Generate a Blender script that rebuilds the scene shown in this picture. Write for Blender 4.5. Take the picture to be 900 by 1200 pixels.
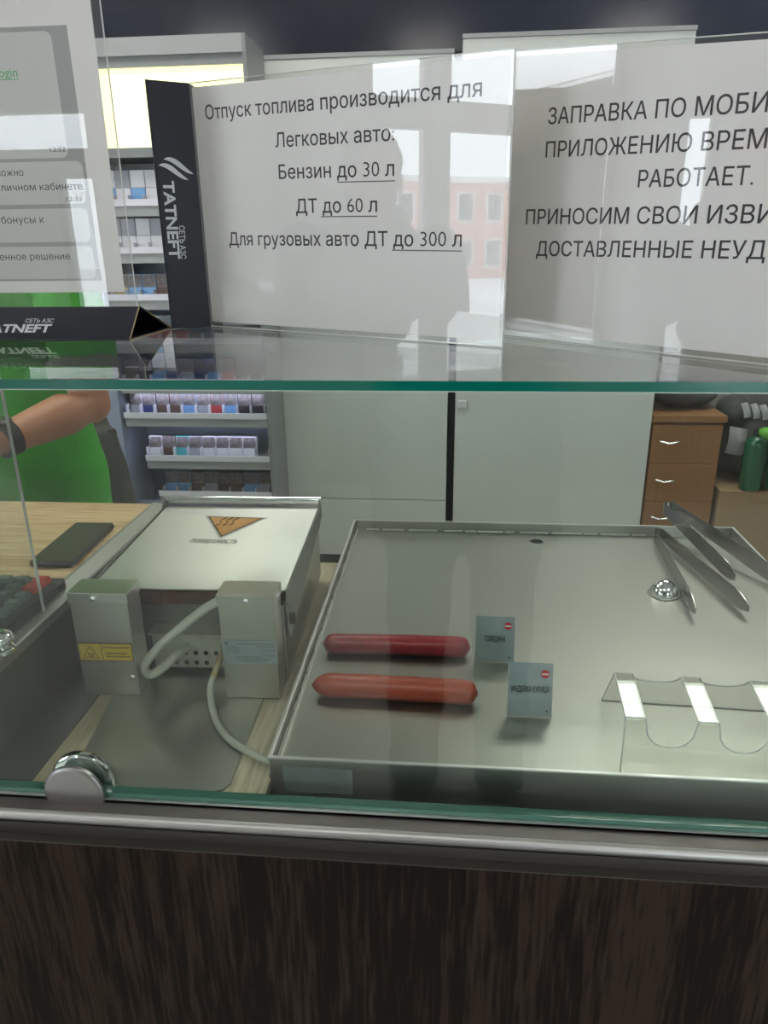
import bpy, bmesh, math, random
import numpy as np
from mathutils import Vector, Matrix
from mathutils.geometry import delaunay_2d_cdt
random.seed(7)
for o in list(bpy.data.objects): bpy.data.objects.remove(o, do_unlink=True)
S = bpy.context.scene
COL = S.collection
R = math.radians

# ------------------------------------------------------------------ camera
FPX, PITCH, YAW, ROLL = 860.0, R(20.0), R(5.4), R(0.72)
cd = bpy.data.cameras.new('camera'); cam = bpy.data.objects.new('camera', cd); COL.objects.link(cam)
cd.sensor_fit = 'VERTICAL'; cd.sensor_height = 24.0; cd.lens = FPX * 24.0 / 1200.0
cd.clip_start = 0.004; cd.clip_end = 200
CAM = Vector((0, -.5, .4575))
fw = Vector((-math.sin(YAW) * math.cos(PITCH), math.cos(YAW) * math.cos(PITCH), -math.sin(PITCH)))
rt = Vector((math.cos(YAW), math.sin(YAW), 0)); up = rt.cross(fw)
c_, s_ = math.cos(ROLL), math.sin(ROLL)
rt2 = rt * c_ - up * s_; up2 = up * c_ + rt * s_
M = Matrix((rt2, up2, -fw)).transposed().to_4x4(); M.translation = CAM
cam.matrix_world = M
S.camera = cam

# ------------------------------------------------------------------ world, exposure
S.view_settings.view_transform = 'Standard'; S.view_settings.look = 'None'
S.view_settings.gamma = 1.0; S.view_settings.exposure = 0.0
W = bpy.data.worlds.new('overcast_sky'); S.world = W; W.use_nodes = True
wn = W.node_tree.nodes; wl = W.node_tree.links
bg = wn['Background']
tc = wn.new('ShaderNodeTexCoord'); sp = wn.new('ShaderNodeSeparateXYZ'); cr = wn.new('ShaderNodeValToRGB')
wl.new(tc.outputs['Generated'], sp.inputs[0]); wl.new(sp.outputs['Z'], cr.inputs[0])
cr.color_ramp.elements[0].color = (.82, .88, .95, 1); cr.color_ramp.elements[0].position = 0.0
cr.color_ramp.elements[1].color = (1, 1, 1, 1); cr.color_ramp.elements[1].position = 1.0
wl.new(cr.outputs[0], bg.inputs['Color']); bg.inputs['Strength'].default_value = 9.0
S.cycles.use_denoising = True
S.cycles.max_bounces = 14; S.cycles.transparent_max_bounces = 32
S.cycles.diffuse_bounces = 4; S.cycles.glossy_bounces = 6; S.cycles.transmission_bounces = 6
S.cycles.caustics_reflective = False; S.cycles.caustics_refractive = False
S.cycles.sample_clamp_indirect = 6.0

LAMPS = [(-2.2, 1.3), (-.75, 1.3), (.80, 2.25), (1.45, 2.25), (-2.2, -1.6), (-.3, -1.9), (1.6, -1.6)]
LAMP_Z = 2.25
LAMP_W = 10.0
for x, y in LAMPS:
    ld = bpy.data.lights.new('ceiling_panel_light', 'AREA'); ld.shape = 'RECTANGLE'; ld.size = .56; ld.size_y = .56
    ld.energy = (LAMP_W if x < .5 else LAMP_W * .6) if y > 0 else LAMP_W * .55; ld.color = (1.0, .96, .87)
    lo = bpy.data.objects.new('ceiling_panel_light', ld); lo.location = (x, y, LAMP_Z - .03); COL.objects.link(lo)
# light strips of the cigarette display
STRIPS = [(.755, 2.26), (.565, 2.26), (.41, 2.26), (.25, 2.26), (.09, 2.26), (-.07, 2.26), (-.225, 2.26)]
STRIP_W = [3.2, 3.2, 2.2, .5, .4, .36, .24]
for (z, y), w in zip(STRIPS, STRIP_W):
    ld = bpy.data.lights.new('shelf_strip_light', 'AREA'); ld.shape = 'RECTANGLE'; ld.size = .5; ld.size_y = .012
    ld.energy = w; ld.color = (.72, .74, 1.0)
    lo = bpy.data.objects.new('shelf_strip_light', ld); lo.location = (-.96, 2.185, z); lo.rotation_euler = (R(25), 0, 0); COL.objects.link(lo)

# ------------------------------------------------------------------ materials
def new_mat(name):
    m = bpy.data.materials.new(name); m.use_nodes = True
    nt = m.node_tree; b = nt.nodes['Principled BSDF']
    return m, nt, b
def pmat(name, col, rough=.5, metal=0., spec=.5, noise=None, bump=0., nscale=60, stretch=(1, 1, 1), coat=0., emit=None, es=0., sss=0.):
    m, nt, b = new_mat(name)
    b.inputs['Base Color'].default_value = (*col, 1); b.inputs['Roughness'].default_value = rough
    b.inputs['Metallic'].default_value = metal; b.inputs['Specular IOR Level'].default_value = spec
    b.inputs['Coat Weight'].default_value = coat
    if sss:
        b.inputs['Subsurface Weight'].default_value = sss; b.inputs['Subsurface Radius'].default_value = (.02, .008, .004); b.inputs['Subsurface Scale'].default_value = .5
    if emit: b.inputs['Emission Color'].default_value = (*emit, 1); b.inputs['Emission Strength'].default_value = es
    if noise is not None or bump:
        t = nt.nodes.new('ShaderNodeTexCoord'); mp = nt.nodes.new('ShaderNodeMapping'); n = nt.nodes.new('ShaderNodeTexNoise')
        mp.inputs['Scale'].default_value = stretch; n.inputs['Scale'].default_value = nscale; n.inputs['Detail'].default_value = 5
        nt.links.new(t.outputs['Object'], mp.inputs[0]); nt.links.new(mp.outputs[0], n.inputs[0])
        if noise is not None:
            r = nt.nodes.new('ShaderNodeValToRGB'); r.color_ramp.elements[0].position = .3; r.color_ramp.elements[1].position = .7
            r.color_ramp.elements[0].color = (*col, 1); r.color_ramp.elements[1].color = (*noise, 1)
            nt.links.new(n.outputs['Fac'], r.inputs[0]); nt.links.new(r.outputs[0], b.inputs['Base Color'])
        if bump:
            bp = nt.nodes.new('ShaderNodeBump'); bp.inputs['Strength'].default_value = bump; bp.inputs['Distance'].default_value = .002
            nt.links.new(n.outputs['Fac'], bp.inputs['Height']); nt.links.new(bp.outputs[0], b.inputs['Normal'])
    return m
def steel(name, col, rough, stretch=(1, 60, 60), var=.12, aniso=0., blotch=.06, detail=6, bumps=.04, tangent=None):
    m, nt, b = new_mat(name)
    b.inputs['Base Color'].default_value = (*col, 1); b.inputs['Metallic'].default_value = 1
    b.inputs['Anisotropic'].default_value = aniso
    if tangent:
        cx = nt.nodes.new('ShaderNodeCombineXYZ')
        for i_ in range(3): cx.inputs[i_].default_value = tangent[i_]
        nt.links.new(cx.outputs[0], b.inputs['Tangent'])
    t = nt.nodes.new('ShaderNodeTexCoord'); mp = nt.nodes.new('ShaderNodeMapping'); n = nt.nodes.new('ShaderNodeTexNoise')
    mp.inputs['Scale'].default_value = stretch; n.inputs['Scale'].default_value = 12; n.inputs['Detail'].default_value = detail
    nt.links.new(t.outputs['Object'], mp.inputs[0]); nt.links.new(mp.outputs[0], n.inputs[0])
    n2 = nt.nodes.new('ShaderNodeTexNoise'); n2.inputs['Scale'].default_value = 9; n2.inputs['Detail'].default_value = 4
    nt.links.new(t.outputs['Object'], n2.inputs[0])
    mr = nt.nodes.new('ShaderNodeMapRange'); mr.inputs['To Min'].default_value = rough - var * .5; mr.inputs['To Max'].default_value = rough + var * .5
    nt.links.new(n.outputs['Fac'], mr.inputs['Value'])
    m2 = nt.nodes.new('ShaderNodeMapRange'); m2.inputs['To Min'].default_value = -blotch; m2.inputs['To Max'].default_value = blotch
    nt.links.new(n2.outputs['Fac'], m2.inputs['Value'])
    ad = nt.nodes.new('ShaderNodeMath'); ad.operation = 'ADD'; nt.links.new(mr.outputs[0], ad.inputs[0]); nt.links.new(m2.outputs[0], ad.inputs[1])
    nt.links.new(ad.outputs[0], b.inputs['Roughness'])
    if not bumps: return m
    bp = nt.nodes.new('ShaderNodeBump'); bp.inputs['Strength'].default_value = bumps; bp.inputs['Distance'].default_value = .0005
    nt.links.new(n.outputs['Fac'], bp.inputs['Height']); nt.links.new(bp.outputs[0], b.inputs['Normal'])
    return m
def clear_glass(name, tint=(.97, .985, .975), f0=.04, rough=0.0):
    """thin-walled clear sheet: Schlick reflection over tinted straight-through transmission"""
    m = bpy.data.materials.new(name); m.use_nodes = True; nt = m.node_tree; nt.nodes.clear()
    out = nt.nodes.new('ShaderNodeOutputMaterial'); mix = nt.nodes.new('ShaderNodeMixShader')
    tr = nt.nodes.new('ShaderNodeBsdfTransparent'); tr.inputs[0].default_value = (*tint, 1)
    gl = nt.nodes.new('ShaderNodeBsdfGlossy'); gl.inputs['Roughness'].default_value = rough
    g = nt.nodes.new('ShaderNodeNewGeometry'); d = nt.nodes.new('ShaderNodeVectorMath'); d.operation = 'DOT_PRODUCT'
    nt.links.new(g.outputs['Incoming'], d.inputs[0]); nt.links.new(g.outputs['Normal'], d.inputs[1])
    def mt(op, a=None, b=None):
        n = nt.nodes.new('ShaderNodeMath'); n.operation = op
        for i, v in enumerate((a, b)):
            if v is None: continue
            if isinstance(v, (int, float)): n.inputs[i].default_value = v
            else: nt.links.new(v, n.inputs[i])
        return n.outputs[0]
    ab = mt('ABSOLUTE', d.outputs['Value']); om = mt('SUBTRACT', 1.0, ab); p = mt('POWER', om, 5.0)
    k = mt('MULTIPLY', p, 1 - f0); f = mt('ADD', k, f0)
    nt.links.new(f, mix.inputs[0]); nt.links.new(tr.outputs[0], mix.inputs[1]); nt.links.new(gl.outputs[0], mix.inputs[2])
    nt.links.new(mix.outputs[0], out.inputs['Surface'])
    return m
def wood(name, dark, light, axis='Z', scale=1.0, rough=.45, bump=.15, fine=1.0):
    m, nt, b = new_mat(name)
    t = nt.nodes.new('ShaderNodeTexCoord'); mp = nt.nodes.new('ShaderNodeMapping')
    st = {'X': (.06, 1, 1), 'Y': (1, .06, 1), 'Z': (1, 1, .06)}[axis]
    mp.inputs['Scale'].default_value = tuple(v * scale for v in st)
    nt.links.new(t.outputs['Object'], mp.inputs[0])
    n1 = nt.nodes.new('ShaderNodeTexNoise'); n1.inputs['Scale'].default_value = 14; n1.inputs['Detail'].default_value = 3; n1.inputs['Distortion'].default_value = .6
    nt.links.new(mp.outputs[0], n1.inputs[0])
    # contour rings of a smooth noise make cathedral grain
    mu = nt.nodes.new('ShaderNodeMath'); mu.operation = 'MULTIPLY'; mu.inputs[1].default_value = 26 * fine
    nt.links.new(n1.outputs['Fac'], mu.inputs[0])
    sn = nt.nodes.new('ShaderNodeMath'); sn.operation = 'SINE'; nt.links.new(mu.outputs[0], sn.inputs[0])
    n2 = nt.nodes.new('ShaderNodeTexNoise'); n2.inputs['Scale'].default_value = 260; n2.inputs['Detail'].default_value = 4
    nt.links.new(mp.outputs[0], n2.inputs[0])
    n3 = nt.nodes.new('ShaderNodeTexNoise'); n3.inputs['Scale'].default_value = 9; nt.links.new(mp.outputs[0], n3.inputs[0])
    a = nt.nodes.new('ShaderNodeMath'); a.operation = 'MULTIPLY_ADD'; a.inputs[1].default_value = .10; nt.links.new(sn.outputs[0], a.inputs[0]); nt.links.new(n2.outputs['Fac'], a.inputs[2])
    a2 = nt.nodes.new('ShaderNodeMath'); a2.operation = 'MULTIPLY_ADD'; a2.inputs[1].default_value = .35; nt.links.new(n3.outputs['Fac'], a2.inputs[0]); nt.links.new(a.outputs[0], a2.inputs[2])
    r = nt.nodes.new('ShaderNodeValToRGB'); r.color_ramp.elements[0].position = .78; r.color_ramp.elements[1].position = 1.3
    r.color_ramp.elements[0].position = .72; r.color_ramp.elements[1].position = 1.0
    dv = nt.nodes.new('ShaderNodeMath'); dv.operation = 'MULTIPLY'; dv.inputs[1].default_value = 1.2; nt.links.new(a2.outputs[0], dv.inputs[0])
    r.color_ramp.elements[0].color = (*dark, 1); r.color_ramp.elements[1].color = (*light, 1)
    nt.links.new(dv.outputs[0], r.inputs[0]); nt.links.new(r.outputs[0], b.inputs['Base Color'])
    b.inputs['Roughness'].default_value = rough; b.inputs['Specular IOR Level'].default_value = .3 if rough < .6 else .12
    bp = nt.nodes.new('ShaderNodeBump'); bp.inputs['Strength'].default_value = bump; bp.inputs['Distance'].default_value = .0006
    nt.links.new(a.outputs[0], bp.inputs['Height']); nt.links.new(bp.outputs[0], b.inputs['Normal'])
    return m

MT = dict(
    steel_tray=steel('brushed_tray_steel', (.43, .435, .39), .365, (1, 40, 40), .06, 0, .045),
    steel_lid=steel('brushed_lid_steel', (.70, .695, .67), .37, (1.6, .06, 1.6), .12, .80, .02, 1.0, 0.0, (0, 1, 0)),
    steel_box=steel('brushed_box_steel', (.56, .56, .51), .365, (40, 40, 1), .06, 0, .045),
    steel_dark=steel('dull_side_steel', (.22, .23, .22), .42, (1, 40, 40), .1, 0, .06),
    steel_sheet=steel('drip_sheet_steel', (.36, .37, .33), .34, (1, 40, 40), .05, 0, .03),
    weld=pmat('bright_weld_beads', (.88, .88, .82), .4, metal=.1),
    disc=steel('grey_clamp_steel', (.33, .33, .32), .36, (1, 1, 1), .03, 0, .02),
    chrome=steel('polished_chrome', (.80, .82, .82), .08, (1, 1, 1), .02, 0, .01),
    tong_steel=steel('polished_tong_steel', (.42, .42, .40), .22, (1, 1, 40), .06, 0, .02),
    alum=steel('satin_aluminium', (.40, .40, .385), .46, (1, 80, 80), .08, 0, .02),
    alum_bright=steel('bright_aluminium_lip', (.72, .72, .70), .4, (1, 80, 80), .05, 0, .02),
    groove=pmat('dark_bronze_trim', (.055, .050, .043), .45, metal=.3),
    alum_dark=steel('dark_aluminium_rail_top', (.20, .18, .175), .5, (1, 80, 80), .1, 0, .05),  # aluminium in a darker tone for the flat rail top
    pane=clear_glass('clear_pane_glass', (.90, .935, .915)),
    shelf=clear_glass('clear_shelf_glass', (.95, .975, .965)),
    acrylic=clear_glass('clear_acrylic', (.985, .985, .985)),
    acrylic_thick=clear_glass('clear_thick_acrylic', (.965, .965, .955), .06),
    winglass=clear_glass('window_glass', (.97, .98, .98)),
    green_edge=pmat('green_glass_edge', (.0, .12, .088), .15, coat=.4),
    pane_edge=pmat('pale_green_glass_edge', (.035, .15, .11), .2, coat=.4),
    white_line=pmat('pale_glass_chamfer', (.45, .58, .52), .25),
    clear_edge=pmat('acrylic_cut_edge', (.62, .64, .62), .15),
    black_card=pmat('black_printed_card', (.012, .014, .024), .28, nscale=200, bump=.02),
    card_edge=pmat('raw_card_edge', (.42, .33, .20), .8),
    paper=pmat('white_paper', (.80, .79, .77), .75, nscale=300, bump=.03),
    ink=pmat('black_ink', (.035, .035, .04), .6),
    chatgrey=pmat('grey_chat_background_print', (.36, .37, .36), .7),
    bubble=pmat('pale_grey_bubble_print', (.60, .61, .59), .7),
    green_ink=pmat('green_link_ink', (.05, .40, .12), .6),
    silver_ink=pmat('silver_print', (.62, .65, .66), .35),
    panelwood=wood('dark_brown_woodgrain', (.007, .0045, .0032), (.030, .0185, .0125), 'Z', 1.0, .65),
    oak=wood('light_oak_laminate', (.42, .27, .13), (.62, .45, .26), 'X', 1.0, .38, .05, .5),
    beige=wood('pale_beige_laminate', (.44, .38, .26), (.62, .55, .40), 'Y', .8, .35, .05, .6),
    chestwood=wood('orange_beech_laminate', (.27, .135, .055), (.32, .17, .075), 'Z', .6, .45, .03, .4),
    cardboard=pmat('brown_cardboard', (.30, .20, .11), .85, noise=(.34, .235, .13), nscale=30),
    white_door=pmat('white_laminate', (.60, .64, .615), .3, noise=(.63, .67, .64), nscale=3),
    grey_frame=pmat('grey_cabinet_frame', (.22, .235, .24), .4),
    grey_mid=pmat('mid_grey_frame', (.33, .345, .35), .4),
    bluegrey=pmat('blue_grey_gloss_panel', (.30, .34, .46), .25),
    plinth=pmat('dark_plinth', (.025, .032, .032), .6),
    gap=pmat('black_gap_strip', (.008, .010, .012), .6),
    navy=pmat('dark_navy_gloss_wall', (.012, .016, .03), .16, noise=(.02, .026, .042), nscale=4),
    lightbox=pmat('yellow_lightbox_face', (.9, .85, .5), .5, emit=(1.0, .93, .50), es=1.05),
    lampface=pmat('lit_lamp_diffuser', (.9, .9, .88), .5, emit=(1, .97, .90), es=9.0),
    white_plastic=pmat('white_plastic', (.62, .62, .66), .35),
    clear_white=pmat('milky_price_rail', (.70, .70, .78), .25),
    wallpaint=pmat('pale_grey_wall', (.42, .42, .40), .8, nscale=80, bump=.05),
    ceilpaint=pmat('ceiling_paint', (.60, .60, .58), .9, nscale=40, bump=.05),
    floortile=pmat('grey_floor_tile', (.52, .51, .48), .35, noise=(.58, .57, .54), nscale=6),
    snow=pmat('trodden_snow', (.75, .78, .82), .9, noise=(.6, .62, .66), nscale=.5),
    redbrick=pmat('red_facade', (.60, .30, .26), .8, noise=(.55, .26, .23), nscale=3),  # red paled towards pink, overexposed haze put into the colour
    winframe=pmat('white_window_frame', (.7, .7, .7), .4),
    darkframe=pmat('grey_window_frame', (.30, .31, .32), .4),
    darkglass=pmat('dark_window_pane', (.05, .06, .08), .08),
    beef=pmat('deep_red_sausage_skin', (.30, .022, .028), .33, noise=(.22, .014, .022), nscale=110, bump=.12, sss=.12),
    turkey=pmat('orange_red_sausage_skin', (.38, .072, .034), .35, noise=(.33, .055, .028), nscale=110, bump=.12, sss=.12),
    sausage_cut=pmat('sausage_end', (.22, .03, .02), .5),
    tagcard=pmat('blue_grey_tag_card', (.42, .49, .49), .25, noise=(.37, .44, .47), nscale=40),
    red=pmat('red_sticker', (.62, .03, .04), .4),
    white=pmat('white_print', (.8, .8, .8), .5),
    orange=pmat('orange_warning_sticker', (.52, .24, .055), .4),
    brown_ink=pmat('dark_brown_ink', (.10, .05, .02), .5),
    yellow=pmat('yellow_warning_sticker', (.62, .44, .03), .4),
    film=pmat('grey_protective_film', (.11, .14, .135), .35),
    nameplate=pmat('silver_grey_nameplate', (.25, .29, .29), .3),
    plateink=pmat('nameplate_ink', (.12, .14, .14), .5),
    etch=pmat('etched_lettering', (.22, .22, .20), .5),
    cable=pmat('grey_white_cable', (.42, .43, .36), .4),
    cable_tan=pmat('tan_cable', (.40, .31, .17), .45),
    brown_red=steel('heated_reddish_steel', (.22, .10, .075), .22, (40, 1, 40), .04, 0, .02),
    hole=pmat('dark_hole', (.01, .01, .01), .7),
    phone_body=pmat('black_phone_case', (.02, .018, .018), .35),
    phone_glass=pmat('dark_phone_screen', (.045, .035, .03), .30),
    key_body=pmat('black_keyboard_body', (.012, .016, .014), .4),
    key=pmat('grey_green_key', (.10, .14, .125), .35),
    key_red=pmat('red_key', (.50, .06, .04), .4),
    rubber=pmat('black_rubber', (.01, .01, .01), .7),
    polo=pmat('bright_green_cotton', (.045, .42, .022), .8, noise=(.035, .34, .016), nscale=25, bump=.12),
    cuff=pmat('grey_ribbed_cuff', (.20, .19, .17), .85, bump=.2, nscale=200),
    skin=pmat('skin', (.52, .235, .13), .5, noise=(.46, .20, .11), nscale=20, sss=.15, bump=.03),
    hair=pmat('dark_brown_hair', (.03, .02, .014), .6, bump=.5, nscale=120, stretch=(1, 1, .2)),
    darkcloth=pmat('black_cloth', (.02, .02, .023), .85, noise=(.03, .03, .034), nscale=60, bump=.15),
    charcoal=pmat('charcoal_jacket_cloth', (.05, .053, .056), .8, noise=(.075, .078, .08), nscale=30, bump=.3),
    olive=pmat('olive_dark_jacket_cloth', (.06, .062, .055), .8, noise=(.045, .045, .042), nscale=30, bump=.3),
    reflective=pmat('pale_grey_patch', (.42, .43, .44), .5),
    greenbag=pmat('dark_green_bottle_plastic', (.012, .10, .045), .22),
    limecloth=pmat('lime_green_cloth', (.13, .42, .05), .75, bump=.2),
    eye=pmat('eye_white', (.8, .8, .78), .2), iris=pmat('dark_iris', (.03, .02, .015), .15),
    lips=pmat('lips', (.45, .16, .12), .45),
    denim=pmat('dark_blue_denim', (.03, .04, .07), .85, nscale=150, bump=.15),
    leather=pmat('black_leather', (.015, .015, .015), .4),
)
PACKC = {'white': (.62, .63, .68), 'navy blue': (.03, .045, .16), 'light blue': (.16, .34, .62), 'red': (.42, .04, .05), 'black': (.02, .02, .028),
         'silver grey': (.33, .34, .40), 'dark brown': (.10, .055, .045), 'teal': (.06, .38, .42), 'gold': (.42, .32, .10)}
for k, v in PACKC.items(): MT['pack_' + k] = pmat(k.replace(' ', '_') + '_pack_card', v, .3)
MT['pack_picture'] = pmat('warning_picture_print', (.045, .035, .04), .35, noise=(.20, .17, .18), nscale=55)

# ------------------------------------------------------------------ geometry helpers
class MB:
    def __init__(s): s.v = []; s.f = []; s.m = []; s.sm = []
    def add(s, vs, fs, mi=0, smooth=False):
        n = len(s.v); s.v += [tuple(v) for v in vs]
        for f in fs: s.f.append(tuple(i + n for i in f)); s.m.append(mi); s.sm.append(smooth)
        return s
    def box(s, x0, x1, y0, y1, z0, z1, mi=0):
        vs = [(x, y, z) for z in (z0, z1) for y in (y0, y1) for x in (x0, x1)]
        return s.add(vs, [(0, 2, 3, 1), (4, 5, 7, 6), (0, 1, 5, 4), (1, 3, 7, 5), (3, 2, 6, 7), (2, 0, 4, 6)], mi)
    def prism(s, poly, ax, a, b, mi=0):
        """poly: 2-D outline; ax: extrude axis, a..b"""
        def mk(p, t):
            return {'x': (t, p[0], p[1]), 'y': (p[0], t, p[1]), 'z': (p[0], p[1], t)}[ax]
        n = len(poly); vs = [mk(p, a) for p in poly] + [mk(p, b) for p in poly]
        fs = [tuple(range(n))[::-1], tuple(range(n, 2 * n))] + [(i, (i + 1) % n, n + (i + 1) % n, n + i) for i in range(n)]
        return s.add(vs, fs, mi)
    def quadslab(s, p, n, t, mi=0):
        """4+ coplanar points extruded by t along n"""
        p = [Vector(q) for q in p]; n = Vector(n).normalized() * t; k = len(p)
        vs = p + [q + n for q in p]
        return s.add(vs, [tuple(range(k))[::-1], tuple(range(k, 2 * k))] + [(i, (i + 1) % k, k + (i + 1) % k, k + i) for i in range(k)], mi)
    def tube(s, pts, rad, seg=12, mi=0, flat=1.0, caps=True, upv=None):
        pts = [Vector(p) for p in pts]; rad = rad if hasattr(rad, '__len__') else [rad] * len(pts)
        n = len(pts); rings = []; u = None
        for i in range(n):
            d = (pts[min(i + 1, n - 1)] - pts[max(i - 1, 0)]).normalized()
            if u is None:
                a = Vector(upv) if upv else (Vector((0, 0, 1)) if abs(d.z) < .9 else Vector((1, 0, 0)))
                u = (a - d * a.dot(d)).normalized()
            else: u = (u - d * u.dot(d)).normalized()
            w = d.cross(u)
            rings.append([pts[i] + (u * math.cos(2 * math.pi * k / seg) + w * math.sin(2 * math.pi * k / seg) * flat) * rad[i] for k in range(seg)])
        vs = [v for r in rings for v in r]
        fs = [(i * seg + k, i * seg + (k + 1) % seg, (i + 1) * seg + (k + 1) % seg, (i + 1) * seg + k) for i in range(n - 1) for k in range(seg)]
        if caps: fs += [tuple(range(seg))[::-1], tuple((n - 1) * seg + k for k in range(seg))]
        return s.add(vs, fs, mi, True)
    def lathe(s, prof, c, seg=32, mi=0, ax='z'):
        vs = []; n = len(prof)
        for r, h in prof:
            for k in range(seg):
                a = 2 * math.pi * k / seg; x, y = r * math.cos(a), r * math.sin(a)
                vs.append({'z': (c[0] + x, c[1] + y, c[2] + h), 'y': (c[0] + x, c[1] + h, c[2] + y), 'x': (c[0] + h, c[1] + x, c[2] + y)}[ax])
        fs = [(i * seg + k, i * seg + (k + 1) % seg, (i + 1) * seg + (k + 1) % seg, (i + 1) * seg + k) for i in range(n - 1) for k in range(seg)]
        fs += [tuple(range(seg))[::-1], tuple((n - 1) * seg + k for k in range(seg))]
        return s.add(vs, fs, mi, True)
    def ell(s, c, r, mi=0, seg=20, rings=12, M=None):
        vs = []
        for i in range(rings + 1):
            t = math.pi * i / rings
            for k in range(seg):
                a = 2 * math.pi * k / seg
                v = Vector((r[0] * math.sin(t) * math.cos(a), r[1] * math.sin(t) * math.sin(a), r[2] * math.cos(t)))
                if M: v = M @ v
                vs.append(v + Vector(c))
        fs = [(i * seg + k, (i + 1) * seg + k, (i + 1) * seg + (k + 1) % seg, i * seg + (k + 1) % seg) for i in range(rings) for k in range(seg)]
        return s.add(vs, fs, mi, True)
    def rings(s, rs, seg=28, mi=0, pw=2.0):
        """stack of superellipse rings: (center, rx, ry)"""
        vs = []
        for c, rx, ry in rs:
            for k in range(seg):
                a = 2 * math.pi * k / seg; ca, sa = math.cos(a), math.sin(a)
                vs.append((c[0] + rx * math.copysign(abs(ca) ** (2 / pw), ca), c[1] + ry * math.copysign(abs(sa) ** (2 / pw), sa), c[2]))
        n = len(rs)
        fs = [(i * seg + k, i * seg + (k + 1) % seg, (i + 1) * seg + (k + 1) % seg, (i + 1) * seg + k) for i in range(n - 1) for k in range(seg)]
        fs += [tuple(range(seg))[::-1], tuple((n - 1) * seg + k for k in range(seg))]
        return s.add(vs, fs, mi, True)
    def mesh(s, name, mats):
        me = bpy.data.meshes.new(name); me.from_pydata(s.v, [], s.f)
        for m in mats: me.materials.append(MT[m] if isinstance(m, str) else m)
        me.polygons.foreach_set('material_index', s.m); me.polygons.foreach_set('use_smooth', s.sm)
        bm = bmesh.new(); bm.from_mesh(me); bmesh.ops.remove_doubles(bm, verts=bm.verts, dist=1e-6)
        bmesh.ops.recalc_face_normals(bm, faces=bm.faces); bm.to_mesh(me); bm.free(); me.update()
        return me
    def build(s, name, mats, parent=None, bevel=0, kind=None, smooth_angle=None, bseg=2):
        if isinstance(mats, str) or not isinstance(mats, (list, tuple)): mats = [mats]
        o = bpy.data.objects.new(name, s.mesh(name, mats)); COL.objects.link(o)
        if parent: o.parent = parent
        if bevel:
            b = o.modifiers.new('bevel', 'BEVEL'); b.width = bevel; b.segments = bseg; b.limit_method = 'ANGLE'; b.angle_limit = R(40)
        if kind: o['kind'] = kind
        if any(s.sm):
            try: o.data.set_sharp_from_angle(angle=R(45))
            except Exception: pass
        return o
def tag(o, label=None, cat=None, group=None, kind=None):
    if label: o['label'] = label
    if cat: o['category'] = cat
    if group: o['group'] = group
    if kind: o['kind'] = kind
    return o
def thing(name, label, cat, loc=(0, 0, 0), rz=0, group=None):
    o = bpy.data.objects.new(name, None); COL.objects.link(o); o.location = loc; o.rotation_euler = (0, 0, rz); o.empty_display_size = .05
    return tag(o, label, cat, group)
def copy_tree(o, parent=None):
    c = o.copy(); COL.objects.link(c); c.parent = parent
    for ch in list(o.children): copy_tree(ch, c)
    return c
def bx(name, m, parent, x0, x1, y0, y1, z0, z1, bevel=0, **k):
    return MB().box(x0, x1, y0, y1, z0, z1).build(name, m, parent, bevel, **k)
def smooth_path(pts, n=8):
    pts = [Vector(p) for p in pts]; out = []
    for i in range(len(pts) - 1):
        p0 = pts[max(i - 1, 0)]; p1 = pts[i]; p2 = pts[i + 1]; p3 = pts[min(i + 2, len(pts) - 1)]
        for k in range(n):
            t = k / n
            out.append(.5 * ((2 * p1) + (p2 - p0) * t + (2 * p0 - 5 * p1 + 4 * p2 - p3) * t * t + (-p0 + 3 * p1 - 3 * p2 + p3) * t ** 3))
    return out + [pts[-1]]
_gc = {}
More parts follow.
